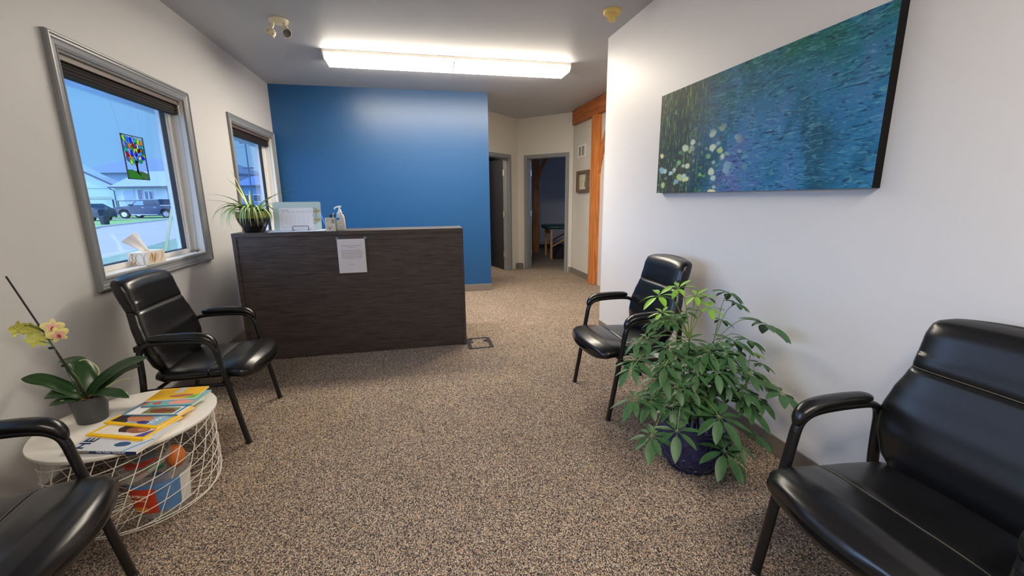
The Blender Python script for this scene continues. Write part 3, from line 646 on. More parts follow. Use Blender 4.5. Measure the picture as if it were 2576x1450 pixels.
        m = MB(); m.tube([V(0.058, v, 0.348), V(0.08, v*0.93, 0.343), V(0.41, v*0.93, 0.343), V(0.441, v, 0.348)], 0.010, 10, r2=0.010, sub=4); m.build('seat_rail', black_tube, r, smooth=60)
        m = MB(); m.box(-0.455, -0.425, min(v, v*0.86), max(v, v*0.86), 0.56, 0.59, c=0.004); m.build('back_bracket', black_tube, r)
    for b in (0.10, 0.40):
        m = MB(); m.tube([V(b, -0.262, 0.343), V(b, 0.262, 0.343)], 0.010, 10); m.build('cross_rail', black_tube, r, smooth=60)
def copy_tree(o, parent=None):
    c = o.copy(); COL.objects.link(c)
    if parent: c.parent = parent
    for ch in [x for x in bpy.data.objects if x.parent == o]: copy_tree(ch, c)
    return c
ch0 = root('guest_chair', 'black leather guest chair under the large window beside the reception desk', 'chair', (-0.967, 2.660, 0), 0.0, 'black guest chairs')
chair_parts(ch0)
for loc, rz, lab in (((1.043, 2.428, 0), PI, 'black leather guest chair with torn seat seam behind the leafy floor plant'),
                     ((1.095, 0.775, 0), PI, 'black leather guest chair nearest the viewer at the right edge'),
                     ((-1.020, 1.257, 0), math.radians(7), 'black leather guest chair cut off at the left edge in front of the round table')):
    c = copy_tree(ch0); c.location = loc; c.rotation_euler = (0, 0, rz); c['label'] = lab
    if 'torn' in lab:
        m = MB(); pts = []
        for v, w2 in ((-0.05, 0.001), (0.0, 0.003), (0.06, 0.006), (0.12, 0.004), (0.16, 0.006), (0.19, 0.002)):
            pts.append((v, w2))
        m.tube([(-0.1515, v, 0.4425 - 0.010*(v/0.25)**2 + 0.000) for v, w2 in pts], [w2 for v, w2 in pts], 8, r2=0.0025, side=(1, 0, 0)); m.build('torn_lining', tear_m, c, smooth=60)

# ================================================================== ROUND TABLE + THINGS ON IT
TX, TY, TZ = -1.268, 2.021, 0.375
r = root('wire_basket_table', 'round white side table with wire basket base between two chairs', 'table', (TX, TY, 0))
MB().lathe([(0.302, TZ-0.016), (0.312, TZ-0.012), (0.313, TZ-0.003), (0.311, TZ), (0.0001, TZ)], n=96).build('tabletop', white_top, r, smooth=40)
m = MB(); prof = [(0.268, 0.006), (0.284, 0.020), (0.291, 0.06), (0.293, 0.16), (0.292, 0.26), (0.289, 0.352)]
def rad(z):
    for (a, b), (c, d) in zip(prof, prof[1:]):
        if b <= z <= d: return a + (c-a)*(z-b)/(d-b)
    return prof[-1][0]
def ring_w(R_, z, rr): m.tube([(R_*cos(2*PI*k/72), R_*sin(2*PI*k/72), z) for k in range(72)], rr, 6, closed=True)
ring_w(0.268, 0.004, 0.0028); ring_w(0.286, 0.026, 0.0022); ring_w(0.289, 0.352, 0.0028)
zs = [0.006, 0.013, 0.020, 0.04, 0.06, 0.11, 0.16, 0.21, 0.26, 0.306, 0.352]
NW = 26
for k in range(NW):
    a0 = 2*PI*k/NW; m.tube([(rad(z)*cos(a0 + 0.50*(z-0.006)/0.346), rad(z)*sin(a0 + 0.50*(z-0.006)/0.346), z) for z in zs], 0.0019, 5)
for k in range(7):
    a0 = 2*PI*(k+0.5)/7; pts = []
    for i in range(61):
        t = i/60; z = 0.012 + 0.338*t; a = a0 + 5.2*t; pts.append(((rad(z)+0.0026)*cos(a), (rad(z)+0.0026)*sin(a), z))
    m.tube(pts, 0.0018, 5)
for k in range(NW): a = 2*PI*k/NW; m.tube([(0.268*cos(a), 0.268*sin(a), 0.006), (0.05*cos(a), 0.05*sin(a), 0.006)], 0.0016, 5)
ring_w(0.05, 0.006, 0.0022)
m.build('wire_basket', white_met, r, smooth=60)

# tub of toys inside the basket
r = root('toy_tub', 'clear plastic toy tub with red and blue label inside the wire basket', 'toy tub', (-1.128, 1.893, 0.010), math.radians(-6)); r.scale = (1.05, 1.05, 1.05)
m = MB(); rs = []
for z, a, b in ((0, 0.078, 0.066), (0.005, 0.084, 0.072), (0.19, 0.104, 0.090), (0.197, 0.108, 0.094), (0.197, 0.101, 0.087), (0.19, 0.100, 0.086), (0.010, 0.080, 0.068)): rs.append(super_ring((0, 0, z), (1, 0, 0), (0, 1, 0), a, b, 40, 2.4))
m.rings(rs); m.build('tub', tubplastic_m, r, smooth=40)
def band(t0, t1, z0, z1, mtl, name, off=0.0008, par=None, n=18):
    m = MB(); rows = []
    for i in range(n+1):
        t = t0 + (t1-t0)*i/n; row = []
        for z in (z0, z1):
            f = z/0.19; a = 0.084 + 0.020*f + off; b = 0.072 + 0.018*f + off
            row.append((abs(cos(t))**(2/2.4)*(1 if cos(t) > 0 else -1)*a, abs(sin(t))**(2/2.4)*(1 if sin(t) > 0 else -1)*b, z))
        rows.append(row)
    m.strip(rows); return m.build(name, mtl, par or r, solid=0.0004)
lab = band(-2.35, 0.35, 0.035, 0.165, mat('tub_label_blue', srgb(86, 128, 178), 0.5), 'label')
band(-2.352, -1.28, 0.034, 0.145, mat('tub_label_red', srgb(196, 62, 34), 0.5), 'label_red_panel', 0.0014, lab)
band(-0.30, 0.352, 0.034, 0.166, mat('tub_label_white', srgb(216, 216, 212), 0.5), 'label_white_panel', 0.0014, lab)
band(-2.2, -1.6, 0.042, 0.062, mat('tub_label_orange', srgb(226, 140, 40), 0.5), 'label_orange_badge', 0.0020, lab)
def on_tub(t, z, off=0.0026):
    f = z/0.19; a = 0.084 + 0.020*f + off; b = 0.072 + 0.018*f + off
    p = Vector((abs(cos(t))**(2/2.4)*(1 if cos(t) > 0 else -1)*a, abs(sin(t))**(2/2.4)*(1 if sin(t) > 0 else -1)*b, z))
    return Matrix.Translation(p) @ Matrix.Rotation(t + PI/2, 4, 'Z') @ RX
cw_ = mat('cream_print', srgb(240, 224, 190), 0.6)
text('brand_lettering', 'PLAYSKOOL', 0.015, cw_, lab, on_tub(-1.75, 0.112, 0.006), ext=0.0003, bold=0.0003)
text('subtitle_lettering', 'Bucket of Parts', 0.010, cw_, lab, on_tub(-1.75, 0.094, 0.006), ext=0.0003)
text('subtitle_lettering', 'Keep it', 0.011, cw_, lab, on_tub(-1.88, 0.046, 0.007), ext=0.0003)
# tilted lid lying on the open tub
r2 = root('tub_lid', 'clear plastic tub lid with red print propped on the toy tub', 'lid', (-1.165, 1.868, 0.252))
TL = Matrix.Rotation(math.radians(-20), 4, 'Y') @ Matrix.Rotation(math.radians(14), 4, 'X') @ Matrix.Rotation(math.radians(-28), 4, 'Z')
m = MB(); rs = []
for z, k in ((-0.012, 1.0), (0.0, 1.0), (0.003, 0.97), (0.0015, 0.93), (0.0, 0.93), (-0.004, 0.96), (-0.012, 0.97)): rs.append(super_ring((0, 0, z), (1, 0, 0), (0, 1, 0), 0.112*k, 0.098*k, 40, 2.4))
m.rings(rs, cap=True, T=TL); m.build('lid_rim', tubplastic_m, r2, smooth=40)
m = MB(); m.prism([(-0.085, -0.020), (-0.02, -0.046), (0.06, -0.030), (0.088, 0.012), (0.060, 0.010), (0.0, -0.018), (-0.05, -0.008)], 'z', 0.0045, 0.0052, T=TL); m.build('red_print', mat('lid_red', srgb(180, 52, 36), 0.5), r2)
m = MB(); m.prism([(-0.05, 0.0), (0.0, -0.012), (0.06, 0.016), (0.03, 0.05), (-0.04, 0.04)], 'z', 0.0045, 0.0050, T=TL); m.build('grey_print', mat('lid_grey_blue', srgb(110, 120, 140), 0.5), r2)
tag(MB().ball((-1.078, 1.935, 0.222), (0.036, 0.036, 0.052), n=24).build('orange_toy', mat('orange_toy_plastic', srgb(214, 122, 60), 0.35), smooth=80), 'rounded orange plastic toy body sticking up out of the tub', 'toy')
m = MB(); m.tube([(-1.138, 1.850, 0.214), (-1.120, 1.860, 0.224), (-1.100, 1.875, 0.230)], [0.014, 0.016, 0.014], 12); tag(m.build('green_toy_part', mat('green_toy', srgb(10, 120, 70), 0.25), smooth=60), 'green ridged toy part poking out of the tub beside the orange toy', 'toy')
m = MB(); m.tube([(-1.172, 1.838, 0.200), (-1.154, 1.843, 0.206), (-1.140, 1.848, 0.212)], [0.008, 0.011, 0.010], 12); tag(m.build('orange_toy', mat('orange_toy_dark', srgb(196, 104, 60), 0.35), smooth=60), 'small orange toy arm lying in the tub mouth next to the green part', 'toy')
m = MB(); m.box(-1.165, -1.105, 1.865, 1.925, 0.06, 0.165, c=0.012); tag(m.build('blue_toy_block', mat('blue_toy', srgb(40, 84, 150), 0.35)), 'blue toy piece inside the clear tub under the lid', 'toy')

# magazines --------------------------------------------------------
def mag(name, label, c, ang, L, Wd, z, th, cover_fn, spine, tilt_=0.0, group='magazines and books fanned on the round table', pages=None):
    # local x along the spine, y towards the fore edge
    r = root(name, label, 'book' if 'book' in name else 'magazine', (c[0], c[1], z), ang, group)
    r.rotation_euler = (tilt_, 0, ang)
    MB().box(-L/2+0.001, L/2-0.001, -Wd/2+0.002, Wd/2-0.002, 0.0006, th-0.0006).build('pages', pages or mat('page_edges', srgb(238, 230, 206), 0.8), r)
    m = MB(); m.box(-L/2, L/2, -Wd/2, Wd/2, th-0.0006, th); cov = m.build('front_cover', cover_fn[0], r)
    MB().box(-L/2, L/2, -Wd/2, Wd/2, 0, 0.0006).build('back_cover', cover_fn[0], r)
    MB().box(-L/2, L/2, -Wd/2-0.0006, -Wd/2, 0, th).build('spine', spine, r)
    for (nm, poly, mt) in cover_fn[1]:
        m = MB(); lvl = th + 0.0002 + 0.0001*cover_fn[1].index((nm, poly, mt)); m.prism(poly, 'z', th, lvl+0.0001); m.build(nm, mt, cov)
    return r, cov
def blob(cx, cy, rx, ry, n=18, rot=0.0, j=0.0, seed=1):
    q = random.Random(seed); return [(cx + cos(rot)*rx*cos(2*PI*k/n)*(s_ := 1+q.uniform(-j, j)) - sin(rot)*ry*sin(2*PI*k/n)*s_, cy + sin(rot)*rx*cos(2*PI*k/n)*s_ + cos(rot)*ry*sin(2*PI*k/n)*s_) for k in range(n)]
def rect(x0, x1, y0, y1): return [(x0, y0), (x1, y0), (x1, y1), (x0, y1)]
yel = mat('yellow_cover', srgb(252, 200, 14), 0.35); skin = mat('portrait_skin', srgb(196, 130, 92), 0.5); skin2 = mat('portrait_skin_dark', srgb(150, 90, 60), 0.5); hair = mat('portrait_hair', srgb(52, 34, 32), 0.6)
cream = mat('cover_cream', srgb(236, 226, 212), 0.4); navy = mat('navy_print', srgb(26, 44, 92), 0.5); lb = mat('cover_light_blue', srgb(150, 184, 206), 0.4); gr = mat('cover_pale_grey', srgb(206, 210, 216), 0.4)
A0 = math.radians(-16)
L = 0.285; W_ = 0.215
rb, cov = mag('comic_book', 'thick comic treasury book with pale cover and HE lettering, nearest in the row', (-1.183, 1.843), math.radians(-14.9), L, W_, TZ+0.0005, 0.012,
    (gr, [('orange_figure', blob(0.03, 0.0, 0.075, 0.030, 20, 0.1, 0.08, 2), mat('print_salmon', srgb(236, 150, 104), 0.5)), ('yellow_figure', blob(0.085, -0.022, 0.035, 0.016, 16, 0.35, 0.08, 4), mat('print_yellow', srgb(246, 214, 50), 0.5)),
         ('blue_figure', blob(0.045, -0.060, 0.030, 0.016, 14, 0.0, 0.06, 5), mat('print_blue', srgb(44, 84, 130), 0.5)), ('teal_stripe', [(0.085, -0.105), (0.092, -0.105), (0.137, -0.02), (0.130, -0.02)], mat('print_teal', srgb(60, 150, 190), 0.5))]), navy)
text('title_lettering', 'HE', 0.062, navy, cov, Matrix.Translation((-0.084, -0.098, 0.0125)) @ Matrix.Rotation(PI/2, 4, 'Z'), 'LEFT', 0.0002, 0.0015)
text('spine_lettering', 'THE THIRD TREASURY', 0.0115, mat('spine_print', srgb(210, 214, 224), 0.6), rb, Matrix.Translation((0.045, -W_/2-0.0009, 0.0035)) @ RX, 'CENTER', 0.0002, 0.0002)
text('spine_lettering', 'TWINS247', 0.0125, mat('spine_print_tan', srgb(196, 186, 160), 0.6), rb, Matrix.Translation((-0.068, -W_/2-0.0009, 0.0030)) @ RX, 'CENTER', 0.0002, 0.0002)
L = 0.262; W_ = 0.178
mag('yellow_bordered_magazine', 'yellow bordered magazine with a dark haired child on a cream cover', (-1.184, 1.912), math.radians(-20.2), L, W_, TZ+0.0130, 0.006,
    (yel, [('cover_field', rect(-0.116, 0.116, -0.074, 0.074), cream), ('hair', blob(-0.002, -0.022, 0.040, 0.034, 22, 0.1, 0.10, 6), hair), ('face', blob(0.045, -0.030, 0.048, 0.026, 20, 0.05, 0.03, 7), skin2), ('cheek_light', blob(0.062, -0.024, 0.022, 0.014, 14), skin), ('clothing', [(0.075, -0.074), (0.116, -0.074), (0.116, -0.02), (0.095, -0.04)], mat('print_violet', srgb(86, 70, 150), 0.5))]), yel)
rb, cov = mag('yellow_bordered_magazine', 'yellow bordered magazine with a pale face and white TWIN letters, second yellow one', (-1.170, 1.990), math.radians(-22.5), L, W_, TZ+0.0192, 0.006,
    (yel, [('cover_field', rect(-0.116, 0.116, -0.074, 0.074), lb), ('hair', rect(-0.116, -0.04, -0.074, 0.03), hair), ('face', blob(-0.010, -0.035, 0.060, 0.030, 20, 0.0, 0.04, 8), skin), ('clothing', blob(0.035, -0.062, 0.03, 0.012, 14), mat('print_navy_violet', srgb(52, 52, 130), 0.5))]), yel)
text('title_lettering', 'TWIN', 0.034, paper_m, cov, Matrix.Translation((0.085, -0.070, 0.0068)) @ Matrix.Rotation(PI/2, 4, 'Z'), 'LEFT', 0.0002, 0.0008)
L = 0.240; W_ = 0.165
mag('blue_spined_magazine', 'white magazine with steel blue spine and autumn photo on its cover', (-1.148, 2.056), math.radians(-13), L, W_, TZ+0.0255, 0.007,
    (paper_m, [('edge_band', rect(-0.122, -0.105, -0.08, 0.08), mat('steel_blue_print', srgb(84, 136, 166), 0.5)), ('edge_band', rect(0.100, 0.112, -0.08, 0.08), MATS['steel_blue_print']), ('cover_photo', rect(-0.045, 0.092, -0.076, -0.02), mat('photo_green', srgb(120, 130, 84), 0.5)), ('foliage_photo', blob(0.03, -0.050, 0.058, 0.018, 20, 0.0, 0.15, 9), mat('photo_brown', srgb(128, 60, 30), 0.5))]), MATS['steel_blue_print'])
L = 0.215; W_ = 0.150
mag('teal_magazine', 'teal covered magazine with red and pink artwork between blue and yellow ones', (-1.125, 2.115), math.radians(-8.3), L, W_, TZ+0.0327, 0.005,
    (mat('teal_cover', srgb(118, 184, 186), 0.4), [('pink_art', blob(0.045, -0.045, 0.055, 0.020, 18, 0.0, 0.12, 10), mat('print_pink', srgb(236, 160, 142), 0.5)), ('red_art', blob(-0.055, -0.050, 0.018, 0.012, 14), mat('print_red', srgb(206, 90, 70), 0.5)), ('red_corner', rect(-0.107, -0.096, -0.074, 0.0), MATS['print_red'])]), MATS['steel_blue_print'])
L = 0.205; W_ = 0.125
mag('yellow_magazine', 'golden yellow magazine with curled corner, farthest in the row', (-1.140, 2.155), math.radians(-4), L, W_, TZ+0.0379, 0.006,
    (mat('golden_cover', srgb(244, 190, 24), 0.4), [('photo_strip', blob(0.030, -0.030, 0.050, 0.016, 18, 0.05, 0.12, 11), mat('print_brick', srgb(176, 110, 80), 0.5)), ('green_corner', [(0.05, -0.062), (0.102, -0.062), (0.102, -0.015), (0.085, -0.035)], mat('print_green', srgb(90, 190, 70), 0.5)), ('pale_patch', rect(-0.02, 0.015, 0.0, 0.062), mat('print_stone', srgb(206, 204, 190), 0.5))]), paper_m)

# orchid -----------------------------------------------------------
OX, OY = -1.420, 2.048
r = root('potted_orchid', 'yellow and pink orchid with dark stake in a charcoal pot on the round table', 'houseplant', (OX, OY, TZ))
potm = mat('charcoal_pot', srgb(66, 68, 72), 0.5)
MB().lathe([(0.046, 0.0), (0.050, 0.003), (0.064, 0.112), (0.0645, 0.116), (0.0600, 0.116), (0.058, 0.10), (0.0001, 0.10)], n=48).build('pot', potm, r, smooth=50)
m = MB(); rr = random.Random(8)
for k in range(26):
    a = rr.uniform(0, 2*PI); q = rr.uniform(0.01, 0.055); b = a + rr.uniform(-1.5, 1.5); q2 = rr.uniform(0.01, 0.055)
    m.tube([(q*cos(a), q*sin(a), 0.103), ((q+q2)/2*cos((a+b)/2), (q+q2)/2*sin((a+b)/2), 0.112+rr.uniform(0, 0.012)), (q2*cos(b), q2*sin(b), 0.103)], 0.0022, 6, sub=4)
m.build('bark_and_roots', mat('orchid_bark', srgb(120, 84, 50), 0.9), r, smooth=60)
m = MB()
for pts in ([(-0.03, -0.03, 0.105), (-0.06, -0.05, 0.122), (-0.085, -0.055, 0.100)], [(0.03, -0.02, 0.11), (0.08, 0.0, 0.15), (0.13, 0.01, 0.17), (0.17, 0.0, 0.172)], [(0.04, 0.0, 0.11), (0.06, -0.02, 0.13), (0.09, -0.03, 0.10)], [(0, 0.03, 0.11), (0.02, 0.06, 0.20), (-0.02, 0.07, 0.25), (-0.05, 0.07, 0.25)]):
    m.tube(pts, 0.0028, 6, sub=5)
m.build('aerial_root', mat('pale_root', srgb(176, 186, 140), 0.7), r, smooth=60)
orl = mat('orchid_leaf', srgb(38, 68, 34), 0.30, var=0.2, vscale=20, spec=0.45)
def broad(m, pts, wd, fold=0.25, mi=0, roll=0.0):
    pts = smooth_path([Vector(p) for p in pts], 6); n = len(pts)
    for_rows = []
    for i, p in enumerate(pts):
        t = i/(n-1); d = (pts[min(i+1, n-1)] - pts[max(i-1, 0)]).normalized(); s = d.cross(Vector((0, 0, 1)))
        s = s.normalized() if s.length > 0.05 else Vector((1, 0, 0)); s = (Matrix.Rotation(roll, 3, d) @ s); nn = s.cross(d); w_ = wd*(0.35 + 0.65*sin(PI*min(1, 0.15 + t*0.72)))*(1 - max(0, (t-0.72)/0.28)**2.2*0.97)
        for_rows.append([p - s*w_ + nn*w_*fold, p - s*w_*0.5 + nn*w_*fold*0.35, p, p + s*w_*0.5 + nn*w_*fold*0.35, p + s*w_ + nn*w_*fold])
    m.strip(for_rows, mi)
leaves = [([(0.0, 0, 0.105), (-0.06, -0.02, 0.165), (-0.115, -0.04, 0.215), (-0.175, -0.05, 0.232)], 0.030, -0.6),
          ([(0.0, 0.01, 0.105), (-0.02, 0.03, 0.185), (-0.065, 0.06, 0.248), (-0.125, 0.07, 0.256)], 0.042, 0.0),
          ([(0.0, 0, 0.105), (0.05, 0.01, 0.17), (0.15, 0.0, 0.235), (0.262, -0.03, 0.275)], 0.030, 0.75),
          ([(0.01, 0.01, 0.105), (0.07, 0.02, 0.155), (0.14, 0.03, 0.205), (0.20, 0.02, 0.222)], 0.020, 0.5),
          ([(0.01, -0.01, 0.105), (0.06, -0.03, 0.135), (0.13, -0.05, 0.135), (0.185, -0.06, 0.112)], 0.024, 0.3),
          ([(0.0, -0.01, 0.105), (-0.04, -0.03, 0.140), (-0.085, -0.05, 0.152), (-0.108, -0.05, 0.148)], 0.028, -0.4),
          ([(0.0, -0.01, 0.105), (-0.03, -0.04, 0.118), (-0.07, -0.06, 0.120), (-0.095, -0.06, 0.115)], 0.022, -0.3)]
for pts, wd, rl_ in leaves:
    m = MB(); broad(m, pts, wd, roll=rl_); m.build('leaf', orl, r, smooth=80, solid=0.0016)
m = MB(); m.tube([(0.008, -0.01, 0.10), (-0.110, -0.085, 0.655)], 0.0032, 8); m.build('stake', mat('dark_stake', (0.02, 0.015, 0.018), 0.4), r, smooth=60)
m = MB(); m.tube([(0.0, -0.005, 0.10), (-0.010, -0.015, 0.20), (-0.038, -0.030, 0.275), (-0.045, -0.048, 0.36), (-0.060, -0.055, 0.42), (-0.085, -0.06, 0.450), (-0.115, -0.055, 0.452)], 0.0026, 8, sub=5)
for a_, b_ in (((-0.058, -0.054, 0.41), (-0.030, -0.060, 0.435)), ((-0.052, -0.05, 0.385), (-0.02, -0.06, 0.392)), ((-0.05, -0.048, 0.37), (-0.085, -0.05, 0.385))): m.tube([a_, b_], 0.0016, 6)
m.build('flower_stem', mat('orchid_stem', srgb(84, 110, 48), 0.5), r, smooth=60)
for z_, p_ in ((0.27, (-0.034, -0.034, 0.268)), (0.36, (-0.050, -0.050, 0.352))):
    m = MB(); m.box(p_[0]-0.008, p_[0]+0.008, p_[1]-0.005, p_[1]+0.005, p_[2]-0.005, p_[2]+0.005, c=0.002); m.build('stake_clip', black_pl, r)
pet = mat('yellow_petal', srgb(232, 220, 140), 0.5, var=0.12, vscale=60); petp = mat('pink_flush_petal', srgb(232, 186, 160), 0.5, var=0.15, vscale=90); lip = mat('magenta_lip', srgb(186, 60, 84), 0.4); pet2 = mat('green_yellow_petal', srgb(196, 196, 96), 0.5, var=0.15, vscale=50)
def flower(c, d, size, face=True, roll=0.0):
    z = Vector(d).normalized(); a = z.cross(Vector((0, 0, 1))).normalized(); b = a.cross(z)
    T = Matrix.Translation(c) @ Matrix(((a.x, b.x, z.x, 0), (a.y, b.y, z.y, 0), (a.z, b.z, z.z, 0), (0, 0, 0, 1))) @ Matrix.Rotation(roll, 4, 'Z')
    m = MB()
    for k, (ang, L_, w_) in enumerate(((PI/2, 0.95, 0.55), (0.25, 1.0, 0.85), (PI-0.25, 1.0, 0.85), (-0.95, 0.95, 0.5), (PI+0.95, 0.95, 0.5))):
        rows = []
        for i in range(7):
            t = i/6; w2 = size*w_*0.5*sin(PI*min(1, 0.12+t*0.80))**0.7*(1 if t < 0.9 else 0.75); q = size*L_*t
            hgt = size*(0.18*t - 0.30*t*t) + (0.0006*k)
            dr = Vector((cos(ang), sin(ang), 0)); sd = Vector((-sin(ang), cos(ang), 0))
            rows.append([T @ (dr*q + sd*w2*u + Vector((0, 0, hgt - 0.25*w2*u*u))) for u in (-1, -0.5, 0, 0.5, 1)])
        m.strip(rows, [1, 1, 1, 1] if False else 0)
        if face:
            rows = []
            for i in range(5):
                t = 0.08 + 0.5*i/4; w2 = size*w_*0.28*sin(PI*min(1, 0.15+t*1.1)); q = size*L_*t; hgt = size*(0.18*t - 0.30*t*t) + 0.0006*k + 0.0012
                dr = Vector((cos(ang), sin(ang), 0)); sd = Vector((-sin(ang), cos(ang), 0)); rows.append([T @ (dr*q + sd*w2*u + Vector((0, 0, hgt))) for u in (-1, 0, 1)])
            m.strip(rows, 1)
    f = m.build('flower', [pet if face else pet2, petp], r, smooth=80)
    m = MB(); m.ball((0, 0.0, size*0.16), (size*0.13, size*0.10, size*0.16), T=T, n=12); m.ball((size*0.10, -size*0.18, size*0.14), (size*0.08, size*0.13, size*0.08), T=T, n=10); m.ball((-size*0.10, -size*0.18, size*0.14), (size*0.08, size*0.13, size*0.08), T=T, n=10); m.ball((0, -size*0.32, size*0.16), (size*0.05, size*0.12, size*0.03), T=T, n=10)
    m.build('lip', lip, f, smooth=80)
flower((-0.022, -0.060, 0.440), (0.55, -0.75, 0.15), 0.036, roll=0.15)
flower((-0.008, -0.062, 0.408), (0.65, -0.70, -0.1), 0.035, roll=-0.2)
flower((-0.140, -0.055, 0.440), (-0.9, 0.2, 0.1), 0.036, False)
flower((-0.095, -0.052, 0.432), (-0.3, 0.85, 0.2), 0.036, False)
flower((-0.088, -0.052, 0.388), (-0.5, 0.7, -0.4), 0.034, False)

# ================================================================== SCHEFFLERA
PX, PY = 1.262, 1.668
r = root('potted_umbrella_plant', 'bushy umbrella plant in a cobalt blue scalloped pot on the carpet', 'houseplant', (PX, PY, 0))
def cobalt():
    m = mat('cobalt_glaze', srgb(12, 24, 76), 0.18, spec=0.6, coat=0.4); t = m.node_tree; b = t.nodes['Principled BSDF']
    return m
cob = cobalt()
MB().lathe([(0.100, 0.0), (0.108, 0.004), (0.138, 0.045), (0.162, 0.10), (0.166, 0.14), (0.158, 0.185), (0.146, 0.212), (0.150, 0.224), (0.156, 0.232), (0.154, 0.240), (0.146, 0.240), (0.140, 0.222)], n=72, cap=True).build('pot', cob, r, smooth=60)
m = MB()     # overlapping fish-scale relief rows
def potr(z):
    pr_ = [(0.108, 0.004), (0.138, 0.045), (0.162, 0.10), (0.166, 0.14), (0.158, 0.185), (0.146, 0.212)]
    for (a, z0), (b, z1) in zip(pr_, pr_[1:]):
        if z0 <= z <= z1: return a + (b-a)*(z-z0)/(z1-z0)
    return pr_[0][0] if z < 0.1 else pr_[-1][0]
for row in range(6):
    zc = 0.190 - row*0.030
    for k in range(18):
        a0 = 2*PI*(k + 0.5*(row % 2))/18; pts = []
        for i in range(9):
            t = PI*i/8; a = a0 + cos(t)*PI/18; z = max(0.006, zc - sin(t)*0.030); q = potr(z) + 0.0012; pts.append((q*cos(a), q*sin(a), z))
        m.tube(pts, 0.0018, 5)
m.build('scale_relief', cob, r, smooth=60)
MB().lathe([(0.142, 0.205), (0.10, 0.212), (0.0001, 0.216)], n=40).build('soil', soil_m, r, smooth=50)
HUBS = [(-0.249, -0.028, 0.873, 0.058, 1), (-0.156, -0.028, 0.903, 0.046, 1), (-0.226, -0.028, 0.796, 0.035, 1), (-0.155, 0.002, 0.758, 0.065, 0), (-0.302, -0.078, 0.773, 0.041, 0), (-0.232, -0.048, 0.773, 0.05, 0), (-0.05, -0.008, 0.857, 0.043, 1), (0.02, 0.022, 0.842, 0.044, 1), (0.01, -0.028, 0.801, 0.047, 1), (-0.078, 0.022, 0.777, 0.061, 0), (0.135, 0.012, 0.858, 0.066, 0), (0.155, -0.028, 0.815, 0.048, 0), (0.123, 0.022, 0.724, 0.05, 0), (0.307, -0.048, 0.71, 0.102, 0), (0.194, 0.022, 0.619, 0.082, 0), (-0.353, -0.128, 0.722, 0.063, 0), (-0.413, -0.148, 0.714, 0.047, 0), (-0.429, -0.178, 0.652, 0.073, 0), (-0.46, -0.208, 0.629, 0.061, 0), (-0.233, -0.078, 0.654, 0.066, 0), (-0.211, -0.128, 0.625, 0.073, 0), (-0.073, -0.078, 0.606, 0.068, 0), (-0.093, -0.028, 0.659, 0.069, 0), (0.082, -0.048, 0.446, 0.071, 0), (0.02, -0.078, 0.457, 0.061, 0), (-0.278, -0.148, 0.558, 0.073, 0), (-0.286, -0.128, 0.47, 0.066, 0), (-0.396, -0.128, 0.454, 0.073, 0), (-0.331, -0.148, 0.443, 0.065, 0), (-0.219, -0.168, 0.506, 0.069, 0), (0.304, 0.022, 0.544, 0.047, 1), (0.118, -0.028, 0.534, 0.049, 1), (0.235, -0.028, 0.468, 0.082, 0), (0.338, 0.022, 0.441, 0.076, 0), (0.336, -0.048, 0.41, 0.083, 0), (0.312, -0.178, 0.421, 0.099, 0), (0.36, 0.012, 0.486, 0.056, 0), (0.183, -0.128, 0.345, 0.088, 0), (-0.05, -0.228, 0.378, 0.097, 0), (-0.263, -0.248, 0.351, 0.078, 0), (-0.353, -0.208, 0.319, 0.076, 0), (-0.006, -0.228, 0.209, 0.104, 0), (0.1, -0.178, 0.202, 0.077, 0), (0.301, -0.078, 0.152, 0.088, 0), (0.081, -0.188, 0.129, 0.078, 0), (-0.132, -0.128, 0.41, 0.067, 0), (-0.011, -0.078, 0.389, 0.07, 0), (0.189, -0.048, 0.374, 0.073, 0), (-0.107, -0.128, 0.544, 0.067, 0), (-0.224, -0.148, 0.405, 0.066, 0), (0.272, 0.012, 0.615, 0.064, 0), (-0.273, -0.148, 0.602, 0.064, 0)]
m = MB(); ms = MB(); mb = MB(); rr = random.Random(21)
stems = [((0.0, -0.01), (-0.075, -0.02, 0.66)), ((0.03, 0.02), (0.085, 0.02, 0.62)), ((-0.02, 0.02), (-0.10, -0.04, 0.44)), ((0.03, -0.02), (0.22, -0.06, 0.42)), ((0.0, 0.03), (-0.02, 0.08, 0.5))]
stem_pts = []
for (x, y), (X, Y, Z) in stems:
    p = [Vector((x, y, 0.20)), Vector((x*0.7+X*0.3 + 0.01, y*0.7+Y*0.3, 0.20+(Z-0.20)*0.35)), Vector((x*0.3+X*0.7 - 0.01, y*0.3+Y*0.7, 0.20+(Z-0.20)*0.7)), Vector((X, Y, Z))]
    q = smooth_path(p, 6); mb.tube(q, [0.0075 - 0.004*i/(len(q)-1) for i in range(len(q))], 8); stem_pts += q[2:]
mb.build('woody_stem', bark_m, r, smooth=60)
def leaflet(m, c, d, L_, w_, mi, sag):
    d = d.normalized(); s = d.cross(Vector((0, 0, 1))); s = s.normalized() if s.length > 0.1 else Vector((1, 0, 0)); rows = []; p = Vector(c); n = 7
    for i in range(n+1):
        t = i/n; w2 = w_*(sin(PI*t**0.85)**0.75 if 0 < t < 1 else 0.02); nn = s.cross(d)
        rows.append([p - s*w2 + nn*w2*0.28, p.copy(), p + s*w2 + nn*w2*0.28])
        d = (d + Vector((0, 0, -sag/n))).normalized(); p = p + d*(L_/n)
    m.strip(rows, mi)
